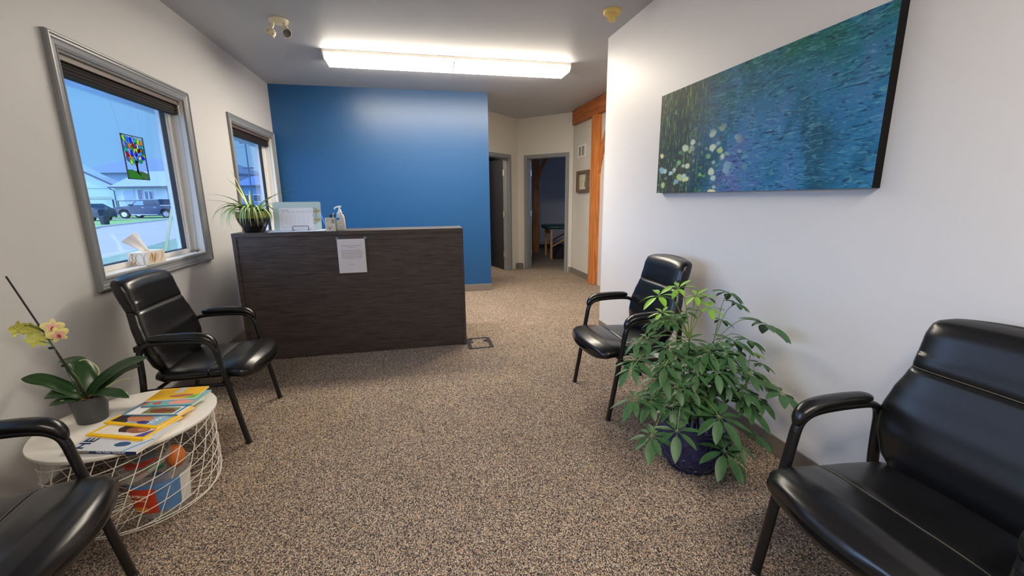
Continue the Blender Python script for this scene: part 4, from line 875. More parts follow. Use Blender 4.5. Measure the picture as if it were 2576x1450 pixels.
def cluster(h, size, bright, out):
    h = Vector(h); base = min(stem_pts, key=lambda q: (q-h).length + 0.6*max(0, q.z - h.z + 0.03))
    mid = (base + h)/2 + Vector((0, 0, 0.25*(h-base).length)); 
    ms.tube([base, mid, h], 0.0016 if not bright else 0.0020, 5, sub=5)
    ax = (Vector((0, 0, 1.0)) + out*0.55).normalized(); e1 = ax.orthogonal().normalized(); e2 = ax.cross(e1)
    n = rr.choice((7, 8, 8, 9)) if not bright else rr.choice((6, 7)); ph = rr.uniform(0, 2*PI)
    for k in range(n):
        t = ph + 2*PI*k/n + rr.uniform(-0.12, 0.12); dr = e1*cos(t) + e2*sin(t)
        d = (dr*0.92 + ax*(-0.12 if not bright else 0.10) + Vector((0, 0, -0.04))).normalized()
        L_ = 1.18*size*rr.uniform(0.82, 1.1)*(1.0 + 0.15*dr.dot(out)); pt = h + d*L_*0.16
        ms.tube([h, pt], 0.0009, 4); leaflet(m, pt, d, L_*0.88, L_*0.165, 1 if bright else 0, rr.uniform(0.10, 0.50))
for x, y, z, s_, b_ in HUBS:
    o_ = Vector((x, y, 0)); cluster((x, y, z), s_*(1.35 if b_ else (1.12 if z > 0.3 else 0.95)), b_, o_.normalized() if o_.length > 0.02 else Vector((0, -1, 0)))
for k in range(40):
    a = rr.uniform(0, 2*PI); z = rr.uniform(0.34, 0.64); q = rr.uniform(0.05, 0.24)*(1.15 - 0.8*abs(z-0.40)); cluster((min(0.30, q*cos(a)+0.03), q*sin(a)*0.8, z), rr.uniform(0.06, 0.085), False, Vector((cos(a), sin(a), 0)))
ms.build('petioles', stem_m, r, smooth=60)
m.build('foliage', [leaf_m, leaf_bm], r, smooth=80)

# ================================================================== CANVAS
def art():
    m = bpy.data.materials.new('abstract_print'); m.use_nodes = True; t = m.node_tree; b = t.nodes['Principled BSDF']; L = t.links
    co = t.nodes.new('ShaderNodeTexCoord'); sep = t.nodes.new('ShaderNodeSeparateXYZ'); L.new(co.outputs['Generated'], sep.inputs[0])   # y: 0 near..1 far end, z: 0 bottom..1 top
    def noise(sc, mp=(1, 1, 1), det=6, dist=0.0, rot=(0, 0, 0)):
        k = t.nodes.new('ShaderNodeMapping'); k.inputs['Scale'].default_value = mp; k.inputs['Rotation'].default_value = rot; L.new(co.outputs['Object'], k.inputs[0])
        n = t.nodes.new('ShaderNodeTexNoise'); n.inputs['Scale'].default_value = sc; n.inputs['Detail'].default_value = det; n.inputs['Distortion'].default_value = dist; L.new(k.outputs[0], n.inputs['Vector']); return n.outputs['Fac']
    def mixc(f, a, b_, mode='MIX'):
        x = t.nodes.new('ShaderNodeMix'); x.data_type = 'RGBA'; x.blend_type = mode
        if isinstance(f, float): x.inputs['Factor'].default_value = f
        else: L.new(f, x.inputs['Factor'])
        for nm, q in (('A', a), ('B', b_)):
            if isinstance(q, tuple): x.inputs[nm].default_value = q
            else: L.new(q, x.inputs[nm])
        return x.outputs['Result']
    def math_(op, a, b_):
        x = t.nodes.new('ShaderNodeMath'); x.operation = op; x.use_clamp = True
        for i, q in enumerate((a, b_)):
            if isinstance(q, float): x.inputs[i].default_value = q
            else: L.new(q, x.inputs[i])
        return x.outputs[0]
    y, z = sep.outputs['Y'], sep.outputs['Z']
    c = ramp(t, noise(3.2, (1, 1.2, 0.8), 5, 0.6), [(0.34, srgb(18, 84, 112)), (0.46, srgb(34, 112, 160)), (0.56, srgb(58, 118, 172)), (0.66, srgb(84, 104, 166))]).outputs[0]
    g = math_('MULTIPLY', ramp(t, z, [(0.50, (0, 0, 0)), (0.95, (1, 1, 1))]).outputs[0], ramp(t, noise(4.0, (1, 1, 1.6)), [(0.35, (0.2, 0.2, 0.2)), (0.6, (1, 1, 1))]).outputs[0])
    c = mixc(g, c, srgb(16, 104, 92))
    c = mixc(ramp(t, noise(60, (1, 0.35, 1.6), 3, 1.0, (0.5, 0, 0)), [(0.52, (0, 0, 0)), (0.70, (0.55, 0.55, 0.55))]).outputs[0], c, srgb(104, 176, 190))
    c = mixc(ramp(t, noise(55, (1, 0.4, 1.6), 3, 0.8, (0.4, 0, 0)), [(0.55, (0, 0, 0)), (0.68, (0.8, 0.8, 0.8))]).outputs[0], c, srgb(12, 48, 84))
    # darker, olive left third with upright strokes
    lf = ramp(t, y, [(0.52, (0, 0, 0)), (0.80, (1, 1, 1))]).outputs[0]
    c = mixc(math_('MULTIPLY', lf, 0.90), c, ramp(t, noise(5, (1, 1, 1)), [(0.4, srgb(16, 44, 46)), (0.62, srgb(62, 62, 48))]).outputs[0])
    st = ramp(t, noise(46, (1, 1.5, 0.22), 3, 1.6), [(0.56, (0, 0, 0)), (0.68, (1, 1, 1))]).outputs[0]
    c = mixc(math_('MULTIPLY', st, math_('MULTIPLY', lf, 0.9)), c, srgb(124, 176, 84))
    # loose round dabs gathered low at the far end
    vo = t.nodes.new('ShaderNodeTexVoronoi'); vo.inputs['Scale'].default_value = 13; kk = t.nodes.new('ShaderNodeMapping'); kk.inputs['Scale'].default_value = (0.0, 0.85, 1.3); L.new(co.outputs['Object'], kk.inputs[0])
    nz = t.nodes.new('ShaderNodeTexNoise'); nz.inputs['Scale'].default_value = 20; L.new(co.outputs['Object'], nz.inputs['Vector'])
    ad = t.nodes.new('ShaderNodeMix'); ad.data_type = 'VECTOR'; ad.inputs['Factor'].default_value = 0.03; L.new(kk.outputs[0], ad.inputs['A']); L.new(nz.outputs['Color'], ad.inputs['B']); L.new(ad.outputs['Result'], vo.inputs['Vector'])
    dab = ramp(t, vo.outputs['Distance'], [(0.30, (1, 1, 1)), (0.42, (0, 0, 0))]).outputs[0]
    sc_ = t.nodes.new('ShaderNodeSeparateColor'); L.new(vo.outputs['Color'], sc_.inputs[0])
    keep = math_('GREATER_THAN', sc_.outputs[0], 0.25)
    reg = math_('MULTIPLY', ramp(t, y, [(0.46, (0, 0, 0)), (0.56, (1, 1, 1))]).outputs[0], ramp(t, z, [(0.46, (1, 1, 1)), (0.60, (0, 0, 0))]).outputs[0])
    dc = ramp(t, sc_.outputs[1], [(0.0, srgb(196, 214, 190)), (0.35, srgb(170, 196, 140)), (0.6, srgb(132, 176, 196)), (0.85, srgb(222, 220, 170))], 'CONSTANT').outputs[0]
    c = mixc(math_('MULTIPLY', math_('MULTIPLY', dab, keep), reg), c, dc)
    v2 = t.nodes.new('ShaderNodeTexVoronoi'); v2.inputs['Scale'].default_value = 17; k2 = t.nodes.new('ShaderNodeMapping'); k2.inputs['Scale'].default_value = (0.0, 0.8, 1.25); k2.inputs['Location'].default_value = (0, 3.37, 1.71); L.new(co.outputs['Object'], k2.inputs[0]); L.new(k2.outputs[0], v2.inputs['Vector'])
    s2 = t.nodes.new('ShaderNodeSeparateColor'); L.new(v2.outputs['Color'], s2.inputs[0])
    d2 = ramp(t, v2.outputs['Distance'], [(0.26, (1, 1, 1)), (0.40, (0, 0, 0))]).outputs[0]
    rg2 = math_('MULTIPLY', ramp(t, y, [(0.40, (0, 0, 0)), (0.56, (1, 1, 1))]).outputs[0], ramp(t, z, [(0.30, (1, 1, 1)), (0.48, (0, 0, 0))]).outputs[0])
    c = mixc(math_('MULTIPLY', math_('MULTIPLY', d2, math_('GREATER_THAN', s2.outputs[0], 0.30)), rg2), c, ramp(t, s2.outputs[1], [(0.0, srgb(120, 176, 120)), (0.3, srgb(176, 204, 200)), (0.6, srgb(74, 150, 84)), (0.8, srgb(206, 216, 170))], 'CONSTANT').outputs[0])
    L.new(c, b.inputs['Base Color']); b.inputs['Roughness'].default_value = 0.6; b.inputs['Specular IOR Level'].default_value = 0.2
    return m
r = root('canvas_print', 'large blue and green abstract canvas on the right wall', 'painting', (XR, 2.07, 1.650))
cy0, cy1 = 1.322-2.07, 2.826-2.07; cz0, cz1 = 1.321-1.65, 1.966-1.65
MB().box(-0.042, -0.0405, cy0, cy1, cz0, cz1).build('printed_face', art(), r)
MB().box(-0.0403, -0.0010, cy0+0.001, cy1-0.001, cz0+0.001, cz1-0.001).build('black_edge', mat('black_canvas_edge', (0.004, 0.004, 0.005), 0.7, spec=0.2), r)

# ================================================================== BLINDS, SUN CATCHER, TISSUES
def blind(y0, y1, ztop, zbot, label):
    r = root('roman_blind', label, 'blind', (XL, (y0+y1)/2, ztop), group='raised dark blinds')
    hw = (y1-y0)/2 - 0.006; hh = ztop-zbot
    MB().box(-0.030, -0.018, -hw, hw, -0.034, -0.004, c=0.002).build('head_rail', mat('blind_rail', srgb(88, 68, 62), 0.5), r)
    n = 11; m = MB(); rr_ = random.Random(1)
    for k in range(n): z = -0.031 - (hh-0.031)*k/n; zz = -0.031 - (hh-0.031)*(k+0.985)/n; o = 0.004*((k*7) % 3 - 1); m.box(-0.082+o*0.5, -0.034+o*0.5, -hw+0.002, hw-0.002, zz, z, c=0.001)
    m.build('stacked_slats', blind_m, r)
    for y in (hw-0.020, hw-0.030):
        m = MB(); m.tube([(-0.018, y, -0.03), (-0.020, y, -0.5), (-0.030, y-0.010, -1.0), (-0.035, y-0.01, -1.106)], 0.0012, 6, sub=4); m.build('pull_cord', mat('grey_cord', srgb(150, 148, 150), 0.7), r)
    m = MB(); m.tube([(-0.014, hw-0.025, -0.035), (-0.014, hw-0.025, -0.11)], 0.004, 8); m.build('cord_lock', mat('clear_lock', srgb(190, 190, 190), 0.2), r)
    return r
b1 = blind(2.655, 3.81, 2.022, 1.925, 'dark raised blind at the top of the large near window')
b2 = blind(4.665, 5.84, 2.022, 1.925, 'dark raised blind at the top of the far window beside the blue wall')
m = MB(); pts = []
for k in range(40):
    t = k/39*4*PI; q = 0.030 + 0.010*sin(t*0.7); pts.append((-0.045 + q*0.6*cos(t), 0.52 + q*1.3*sin(t), -1.108 + 0.004*(k % 5) + 0.003))
m.tube(pts, 0.0012, 5); m.build('coiled_cord', mat('dark_cord', srgb(90, 88, 96), 0.7), b1)
MB().ball((-0.022, 0.500, -1.107+0.006), 0.006, n=10).build('cord_toggle', black_pl, b1, smooth=80)

# stained-glass panel
r = root('stained_glass_panel', 'stained glass tree panel with coloured leaves hanging in the near window', 'sun catcher', (-1.755, 3.328, 1.442))
SW, SH = 0.112, 0.274
lead = mat('lead_came', (0.02, 0.02, 0.025), 0.4)
def came(m, pts, w_=0.0022, closed=False): m.tube([(0, a, b) for a, b in pts], w_, 5, closed=closed)
m = MB()
for (a, b, c, d) in ((-SW, -SW+0.005, 0, SH), (SW-0.005, SW, 0, SH), (-SW, SW, 0, 0.005), (-SW, SW, SH-0.005, SH)): m.box(-0.003, 0.003, a, b, c, d)
def stained(name, c):
    mm = bpy.data.materials.new(name); mm.use_nodes = True; t = mm.node_tree; t.nodes.clear(); o = t.nodes.new('ShaderNodeOutputMaterial')
    tr = t.nodes.new('ShaderNodeBsdfTransparent'); tr.inputs[0].default_value = c; tl = t.nodes.new('ShaderNodeBsdfTranslucent'); tl.inputs[0].default_value = c
    df = t.nodes.new('ShaderNodeBsdfDiffuse'); df.inputs[0].default_value = c
    x0 = t.nodes.new('ShaderNodeMixShader'); x0.inputs[0].default_value = 0.5; t.links.new(tl.outputs[0], x0.inputs[1]); t.links.new(df.outputs[0], x0.inputs[2])
    x = t.nodes.new('ShaderNodeMixShader'); x.inputs[0].default_value = 0.5; t.links.new(tr.outputs[0], x.inputs[1]); t.links.new(x0.outputs[0], x.inputs[2]); t.links.new(x.outputs[0], o.inputs[0]); return mm
cols = {k: stained('stained_' + k, c) for k, c in dict(lime=(0.65, 0.95, 0.10, 1), green=(0.03, 0.55, 0.28, 1), teal=(0.02, 0.75, 0.55, 1), blue=(0.02, 0.08, 0.9, 1), sky=(0.08, 0.5, 0.95, 1), orange=(1, 0.45, 0.05, 1), red=(0.75, 0.02, 0.06, 1), cream=(0.9, 0.85, 0.55, 1), lilac=(0.45, 0.55, 0.8, 1), slate=(0.2, 0.32, 0.6, 1), maroon=(0.3, 0.01, 0.02, 1), bark=(0.10, 0.015, 0.015, 1), grass=(0.12, 0.40, 0.10, 1), moss=(0.18, 0.34, 0.16, 1)).items()}
lf = [(-.88,.93,'lime',.4),(-.60,.92,'sky',.5),(-.42,.90,'sky',.2),(-.22,.90,'blue',.1),(0,.93,'lilac',.1),(.24,.90,'teal',0),(.50,.90,'lime',0),(.78,.88,'orange',-.1),(-.90,.80,'lilac',.4),(-.68,.78,'slate',.5),(-.42,.77,'orange',.6),(-.20,.72,'green',.2),(-.02,.79,'red',.5),(.20,.80,'slate',0),(.40,.79,'cream',-.1),(.62,.77,'sky',1.2),(.88,.76,'teal',0),
      (-.82,.68,'teal',.5),(-.55,.66,'lilac',.4),(-.02,.68,'cream',.3),(.20,.71,'lime',0),(.46,.69,'maroon',-.8),(.72,.70,'orange',1.2),(.90,.66,'sky',-.2),(-.74,.57,'red',.6),(-.30,.60,'blue',.3),(.10,.60,'blue',0),(.40,.60,'lilac',-.4),(.62,.62,'sky',-.2),(.86,.60,'lime',.3),(-.44,.50,'orange',.6),(-.02,.52,'lilac',.4),(.18,.53,'sky',0),(.42,.52,'cream',-.8),(.74,.53,'blue',1.2),(-.76,.46,'slate',.7),(-.48,.40,'lime',.6),(-.18,.43,'teal',.3),(.14,.43,'slate',-1.0),(.52,.44,'green',-1.1)]
for u, v, cn, tilt_ in lf:
    cxx, czz = u*SW*0.93, v*SH*0.98; pts = []
    for k in range(12):
        t = 2*PI*k/12; a_, b_ = 0.0118*sin(t)*(1-0.15*cos(t)), 0.0205*cos(t); pts.append((min(SW-0.003, max(-SW+0.003, cxx + a_*cos(tilt_) - b_*sin(tilt_))), min(SH-0.003, czz + a_*sin(tilt_) + b_*cos(tilt_))))
    came(m, pts, 0.0016, True); MB().prism(pts, 'x', -0.0012, 0.0012).build('leaf_glass', cols[cn], r)
tk = [(-0.016, 0.115), (0.016, 0.115), (0.008, 0.085), (0.008, 0.055), (0.016, 0.045), (0.030, 0.006), (0.020, 0.030), (-0.014, 0.050), (-0.006, 0.060), (-0.006, 0.085)]
tk = [(-0.018, 0.118), (0.016, 0.118), (0.008, 0.085), (0.008, 0.055), (0.022, 0.030), (0.006, 0.034), (-0.014, 0.050), (-0.007, 0.060), (-0.007, 0.085)]
came(m, tk, 0.0016, True); MB().prism(tk, 'x', -0.0012, 0.0012).build('trunk_glass', cols['bark'], r)
g1 = [(-SW+0.004, 0.004), (0.045, 0.004), (0.020, 0.028), (-0.02, 0.050), (-0.06, 0.058), (-SW+0.004, 0.056)]; g2 = [(0.049, 0.004), (SW-0.004, 0.004), (SW-0.004, 0.038), (0.06, 0.050), (0.02, 0.054), (0.024, 0.028)]
for g_, cn in ((g1, 'grass'), (g2, 'moss')): came(m, g_, 0.0016, True); MB().prism(g_, 'x', -0.0012, 0.0012).build('hill_glass', cols[cn], r)
m.build('lead_frame', lead, r)
m = MB()
for s in (-1, 1): m.tube([(0, s*(SW-0.004), SH), (0, s*(SW-0.004)*1.25 - 0.02, 0.49)], 0.0006, 5)
m.build('hanging_string', mat('clear_line', srgb(150, 170, 200), 0.4), r)

# tissue box on the sill
r = root('tissue_box', 'gold and white leaf patterned tissue box on the near window sill', 'tissue box', (-1.645, 3.150, 0.915))
tb = mat('tissue_box_card', srgb(226, 216, 200), 0.55)
RB = Matrix.Rotation(math.radians(3), 4, 'Z')
m = MB(); m.box(-0.105, 0.0, -0.105, 0.105, 0, 0.078, T=RB); m.build('carton', tb, r)
m = MB(); rr = random.Random(12); gold = mat('gold_print', srgb(176, 130, 60), 0.4)
for k in range(15):
    y = rr.uniform(-0.100, 0.06); m.tube([RB @ Vector((0.0006, y, rr.uniform(0.003, 0.03))), RB @ Vector((0.0006, y+0.02, rr.uniform(0.03, 0.05))), RB @ Vector((0.0006, y+rr.uniform(0.02, 0.045), rr.uniform(0.055, 0.076)))], 0.0010, 4, sub=4)
for k in range(9):
    x = rr.uniform(-0.09, -0.02); m.tube([RB @ Vector((x, -0.1056, 0.004)), RB @ Vector((x+rr.uniform(-0.02, 0.02), -0.1056, 0.04)), RB @ Vector((x+rr.uniform(-0.02, 0.02), -0.1056, 0.075))], 0.0008, 4, sub=4)
m.build('leaf_print', gold, r)
m = MB(); rows = []
A_, B_, C_, D_ = Vector((-0.060, -0.030, 0.076)), Vector((-0.050, 0.032, 0.076)), Vector((-0.105, -0.125, 0.150)), Vector((-0.055, -0.060, 0.200))
for i in range(9):
    t = i/8; rows.append([(A_.lerp(C_, t)).lerp(B_.lerp(D_, t), u/8) + Vector((0.014*sin(PI*u/8)*t + 0.004*sin(9*u/8+4*t), 0, 0.016*sin(PI*u/8)*t)) for u in range(9)])
m.strip(rows); m.build('tissue', mat('tissue_paper', srgb(240, 240, 244), 0.9), r, smooth=80, solid=0.0006)

# ================================================================== HALL THINGS
# timber post, beam and knee brace
r = root('timber_post', 'orange timber post with overhead beam at the end of the hall wall', 'timber post', (2.62, 6.00, 0))
MB().box(-0.095, 0.26, -0.10, 0.10, 0, ZC-0.222, c=0.006).build('post', timber_m, r)
MB().box(-0.085, 0.10, -2.2, 0.93, ZC-0.220, ZC-0.001, c=0.006).build('beam', timberh_m, r)
m = MB(); n = 12; po = [(-0.10, 1.62)]
for i in range(n+1):
    t = i/n; po.append((-0.10 - 0.75*t**1.25, 1.62 + 0.815*(1-(1-t)**1.7)))
po += [(-0.62, ZC-0.222)]
for i in range(n, -1, -1):
    t = i/n; po.append((-0.10 - 0.56*t**1.25, 1.80 + 0.635*(1-(1-t)**1.7)))
m.prism(po, 'x', -0.060, 0.06); m.build('knee_brace', timber_m, r)
# vent
r = root('air_vent', 'white air return vent high on the hall side wall', 'vent', (2.60, 6.64, 2.01))
m = MB()
for (a, b, c, d) in ((-0.16, -0.125, -0.095, 0.095), (0.125, 0.16, -0.095, 0.095), (-0.125, 0.125, -0.095, -0.07), (-0.125, 0.125, 0.07, 0.095), (-0.012, 0.012, -0.07, 0.07)): m.box(-0.010, 0, a, b, c, d, c=0.002)
m.build('frame', vinyl_m, r)
MB().box(-0.002, -0.0005, -0.125, 0.125, -0.07, 0.07).build('backing', mat('vent_dark', srgb(70, 66, 62), 0.8), r)
m = MB()
for k in range(24):
    y = -0.12 + 0.24*k/23
    if abs(y) > 0.015: m.box(-0.007, -0.002, y-0.0018, y+0.0018, -0.07, 0.07)
m.build('louvres', mat('vent_grey', srgb(150, 146, 140), 0.6), r)
# framed picture
r = root('framed_picture', 'small rustic wood framed botanical print on the hall side wall', 'picture', (2.60, 6.52, 1.54))
m = MB()
for (a, b, c, d) in ((-0.235, -0.165, -0.165, 0.165), (0.165, 0.235, -0.165, 0.165), (-0.165, 0.165, -0.165, -0.120), (-0.165, 0.165, 0.120, 0.165)): m.box(-0.045, -0.001, a, b, c, d, c=0.002)
m.build('frame', frame_wood, r)
MB().box(-0.012, -0.002, -0.165, 0.165, -0.12, 0.12).build('print', mat('print_ground', srgb(196, 196, 176), 0.7), r)
m = MB(); rr = random.Random(4)
for k in range(9):
    y = rr.uniform(-0.12, 0.12); z = rr.uniform(-0.10, 0.02); m.tube([(-0.0125, y, z), (-0.0125, y+0.01, z+0.05), (-0.0125, y+rr.uniform(-0.03, 0.03), z+0.09)], 0.003, 5, sub=3)
m.build('grey_foliage_print', mat('print_grey', srgb(96, 96, 88), 0.7), r)
MB().ball((-0.0125, -0.06, -0.055), (0.001, 0.024, 0.020), n=12).build('red_flower_print', mat('print_flower_red', srgb(206, 84, 74), 0.6), r)
# treatment room: post with arched brace, massage table
r = root('arched_timber_post', 'timber post with arched brace inside the dim treatment room', 'timber post', (2.76, 10.02, 0), math.radians(-24))
MB().box(-0.10, 0.10, -0.10, 0.10, 0, ZC-0.001, c=0.006).build('post', timber_m, r)
po = []
for i in range(n+1): t = i/n*PI/2; po.append((0.10 + 0.95*(1-cos(t)), 1.55 + 0.98*sin(t)))
for i in range(n, -1, -1): t = i/n*PI/2; po.append((0.10 + 0.78*(1-cos(t)) , 1.75 + 0.88*sin(t)))
m = MB(); m.prism(po, 'y', -0.05, 0.05); m.build('arched_brace', timber_m, r)
r = root('massage_table', 'massage table with teal padded top and pale wooden legs in the treatment room', 'massage table', (3.55, 9.00, 0), math.radians(-6))
m = MB(); rs = []
for x, k in ((-0.86, 0.6), (-0.85, 0.85), (-0.80, 1), (0.80, 1), (0.85, 0.85), (0.86, 0.6)): rs.append(super_ring((x, 0, 0.67), (0, 1, 0), (0, 0, 1), 0.36*k, 0.045*k, 24, 4))
m.rings(rs); m.build('padded_top', mat('teal_vinyl', srgb(22, 70, 66), 0.35), r, smooth=60)
lw = wood('pale_beech', srgb(196, 140, 84), srgb(226, 176, 120), (8, 8, 1), 0.5)
for x in (-0.74, 0.74):
    for y in (-0.31, 0.31): MB().box(x-0.022, x+0.022, y-0.022, y+0.022, 0, 0.625, c=0.003).build('leg', lw, r)
for y in (-0.31, 0.31):
    m = MB(); m.tube([(-0.72, y, 0.26), (-0.10, y, 0.60)], 0.018, 4); m.tube([(0.72, y, 0.26), (0.10, y, 0.60)], 0.018, 4); m.build('brace', lw, r)
for x in (-0.74, 0.74): MB().box(x-0.015, x+0.015, -0.29, 0.29, 0.52, 0.60).build('end_rail', lw, r)
m = MB(); m.prism([(-0.22, 0.0), (0.22, 0.0), (0.22, 0.26), (-0.02, 0.30)], 'y', -0.17, 0.17, T=Matrix.Translation((3.05, 8.85, 0)))
tag(m.build('dark_stool_case', mat('dark_case', (0.02, 0.018, 0.02), 0.6), bevel=0.01), 'dark slanted case on the floor under the massage table', 'case')
# floor power frame
r = root('floor_box_frame', 'black metal floor box frame on the carpet beside the desk corner', 'floor frame', (0.492, 3.703, 0))
m = MB(); 
for (a, b, c, d) in ((-0.106, 0.112, 0.124, 0.140), (-0.110, 0.114, -0.140, -0.128), (-0.110, -0.076, -0.128, 0.124), (0.082, 0.114, -0.128, 0.124)): m.box(a, b, c, d, 0.0, 0.006, c=0.001)
m.build('frame', mat('worn_black_steel', (0.012, 0.012, 0.013), 0.5, var=0.4, vscale=30), r)
m = MB(); m.box(-0.078, -0.050, 0.01, 0.05, 0.0005, 0.005, c=0.001); m.box(0.050, 0.084, 0.03, 0.075, 0.0005, 0.005, c=0.001); m.box(-0.076, -0.054, 0.085, 0.105, 0.0005, 0.005); m.build('screw_tabs', MATS['worn_black_steel'], r)

# ================================================================== OUTSIDE
G = -0.40
gnd = lambda name, poly, z0, z1, mt: struct(MB().prism(poly, 'z', z0, z1).build(name, mt))
road = mat('pale_road', srgb(204, 190, 196), 0.9, var=0.06, vscale=0.6); lawn = mat('lawn_grass', srgb(158, 196, 120), 0.95, var=0.2, vscale=3); drv = mat('driveway', srgb(212, 208, 206), 0.9); dry = mat('dry_lawn', srgb(150, 170, 150), 0.95, var=0.25, vscale=2)
gnd('ground', [(-160, -60), (-1.9, -60), (-1.9, 160), (-160, 160)], G-0.2, G, road)
gnd('lawn_verge', [(-20.2, 32.0), (-21.6, 35.1), (-23.4, 47.6), (-24.0, 52.0), (-30.5, 48.6), (-34.0, 44.0), (-27.0, 30.0)], G, G+0.04, lawn)
gnd('kerb', [(-20.0, 32.0), (-21.4, 35.1), (-23.1, 47.6), (-23.7, 54.0), (-24.0, 54.0), (-23.4, 47.6), (-21.6, 35.1), (-20.3, 32.0)], G, G+0.10, drv)
gnd('lawn_back', [(-35.0, 53.0), (-24.0, 55.2), (-20, 90), (-70, 90), (-60, 60)], G, G+0.03, lawn)
gnd('lawn_near', [(-1.95, -10), (-9.0, 12.0), (-9.6, 16.6), (-11.5, 25.0), (-13, 40.0), (-1.95, 60)], G, G+0.03, dry)
# soffit and fascia of this building
m = MB(); m.box(-2.50, XO-0.023, YN, 14, 2.20, 2.235)
for k in range(3): m.box(-2.50+0.02+k*0.22, -2.50+0.03+k*0.22, YN, 14, 2.196, 2.20)
struct(m.build('trim_soffit', mat('soffit_metal', srgb(212, 226, 238), 0.6)))
struct(MB().box(-2.53, -2.50, YN, 14, 2.16, 2.42).build('trim_fascia', sid))
def dirn(a): return Vector((cos(a), sin(a), 0))
def house(name, label, O, e1, Wd, Dp, zb, ze, zr, over, wallm, roofm, hip=0.0, ov_side=0.4):
    # O: left front corner, e1: along the facade; depth runs away from the viewer
    r = root(name, label, 'house', (O[0], O[1], G), math.atan2(e1.y, e1.x), None)
    MB().box(0, Wd, 0, Dp, zb, ze).build('walls', wallm, r)
    MB().box(-0.02, Wd+0.02, -0.02, Dp+0.02, 0, zb).build('foundation', mat('concrete_base', srgb(150, 160, 176), 0.9), r)
    m = MB(); a = -ov_side; b = Wd + ov_side; f = -over; g = Dp + over; mid = Dp/2; t = 0.14
    vs = [(a, f, ze), (b, f, ze), (b, g, ze), (a, g, ze), (a+hip, mid, zr), (b-hip, mid, zr)]
    vs2 = [(x, y, z-t) for x, y, z in vs]
    fs = [[0, 1, 5, 4], [2, 3, 4, 5], [0, 4, 3], [1, 2, 5], [6, 10, 11, 7], [8, 11, 10, 9], [6, 9, 10], [7, 11, 8], [0, 6, 7, 1], [1, 7, 8, 2], [2, 8, 9, 3], [3, 9, 6, 0]]
    m.add(vs + vs2, fs); m.build('roof', roofm, r)
    if hip == 0:
        m = MB(); m.prism([(0.0, ze-0.001), (Dp, ze-0.001), (mid, ze + (zr-ze)*0.93)], 'x', 0.0, 0.15); m.prism([(0.0, ze-0.001), (Dp, ze-0.001), (mid, ze+(zr-ze)*0.93)], 'x', Wd-0.15, Wd); m.build('gable_wall', wallm, r)
    MB().box(a-0.03, b+0.03, f-0.09, f, ze-0.16, ze-0.02).build('gutter', mat('dark_gutter', srgb(60, 66, 96), 0.5), r)
    return r
def hwin(r, x0, x1, z0, z1, mtl=None, y=0.0, fr=0.08, nm='window'):
    f = MB(); f.box(x0-fr, x1+fr, y-0.05, y-0.002, z0-fr, z1+fr); w_ = f.build(nm, mat('outside_trim', srgb(214, 226, 240), 0.6), r)
    MB().box(x0, x1, y-0.07, y-0.051, z0, z1).build('pane' if nm == 'window' else 'door_leaf', mtl or mat('far_glass', srgb(66, 88, 130), 0.2), w_)
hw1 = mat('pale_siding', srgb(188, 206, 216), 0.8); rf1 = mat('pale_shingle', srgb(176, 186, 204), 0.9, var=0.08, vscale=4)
e1 = Vector((0.975, -0.222, 0))
# two-storey house behind
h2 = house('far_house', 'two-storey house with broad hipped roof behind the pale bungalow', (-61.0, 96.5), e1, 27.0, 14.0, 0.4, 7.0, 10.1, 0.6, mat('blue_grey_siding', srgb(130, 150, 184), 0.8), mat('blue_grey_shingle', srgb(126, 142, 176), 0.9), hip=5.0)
hwin(h2, 17.4, 18.8, 3.6, 5.9, mat('curtained_glass', srgb(150, 170, 206), 0.4), fr=0.18); hwin(h2, 18.4, 19.9, -0.2+0.6, 1.7, mat('curtained_glass', srgb(150, 170, 206), 0.4), fr=0.18)
for x in (7.6, 19.2): MB().box(x, x+1.0, 5.8, 6.4, 9.0, 9.75).build('roof_vent', mat('roof_vent', srgb(80, 96, 140), 0.7), h2)
# bungalow
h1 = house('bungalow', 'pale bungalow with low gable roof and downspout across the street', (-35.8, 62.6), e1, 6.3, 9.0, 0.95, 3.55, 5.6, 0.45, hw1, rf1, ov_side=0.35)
MB().box(-9.0, -0.02, 0.6, 1.6, 0.95, 3.55).build('side_wing_wall', hw1, h1)
MB().box(-9.0, 0.0, 0.62, 1.6, 0, 0.95).build('side_wing_foundation', MATS['concrete_base'], h1)
m = MB(); m.prism([(-9.3, 3.5), (-9.3, 8.0), (-5.0, 6.4), (0.0, 3.55), (0.0, 3.4)], 'y', 0.5, 1.7); m.build('side_wing_gable', hw1, h1)
m = MB(); m.prism([(-9.3, 8.0), (0.35, 3.35), (0.35, 3.55), (-9.3, 8.22)], 'y', 0.2, 1.9); m.build('side_wing_roof', rf1, h1)
m = MB(); m.prism([(-9.3, 7.98), (0.35, 3.33), (0.35, 3.50), (-9.3, 8.15)], 'y', 0.10, 0.20); m.build('rake_board', MATS['dark_gutter'], h1)
hwin(h1, 0.95, 2.2, 1.2+0.25, 3.1, MATS['curtained_glass']); hwin(h1, 3.6, 3.95, 1.9, 2.95); hwin(h1, 4.15, 4.5, 1.9, 2.95)
hwin(h1, 2.75, 3.25, 1.0, 3.15, mat('maroon_door', srgb(120, 112, 150), 0.5), nm='front_door')
m = MB(); m.tube([(-0.20, -0.45, 3.45), (-0.45, -0.15, 3.25), (-0.10, -0.06, 3.1), (-0.10, -0.06, 0.35), (-1.0, -0.3, 0.12)], 0.055, 6); m.build('downspout', MATS['dark_gutter'], h1)
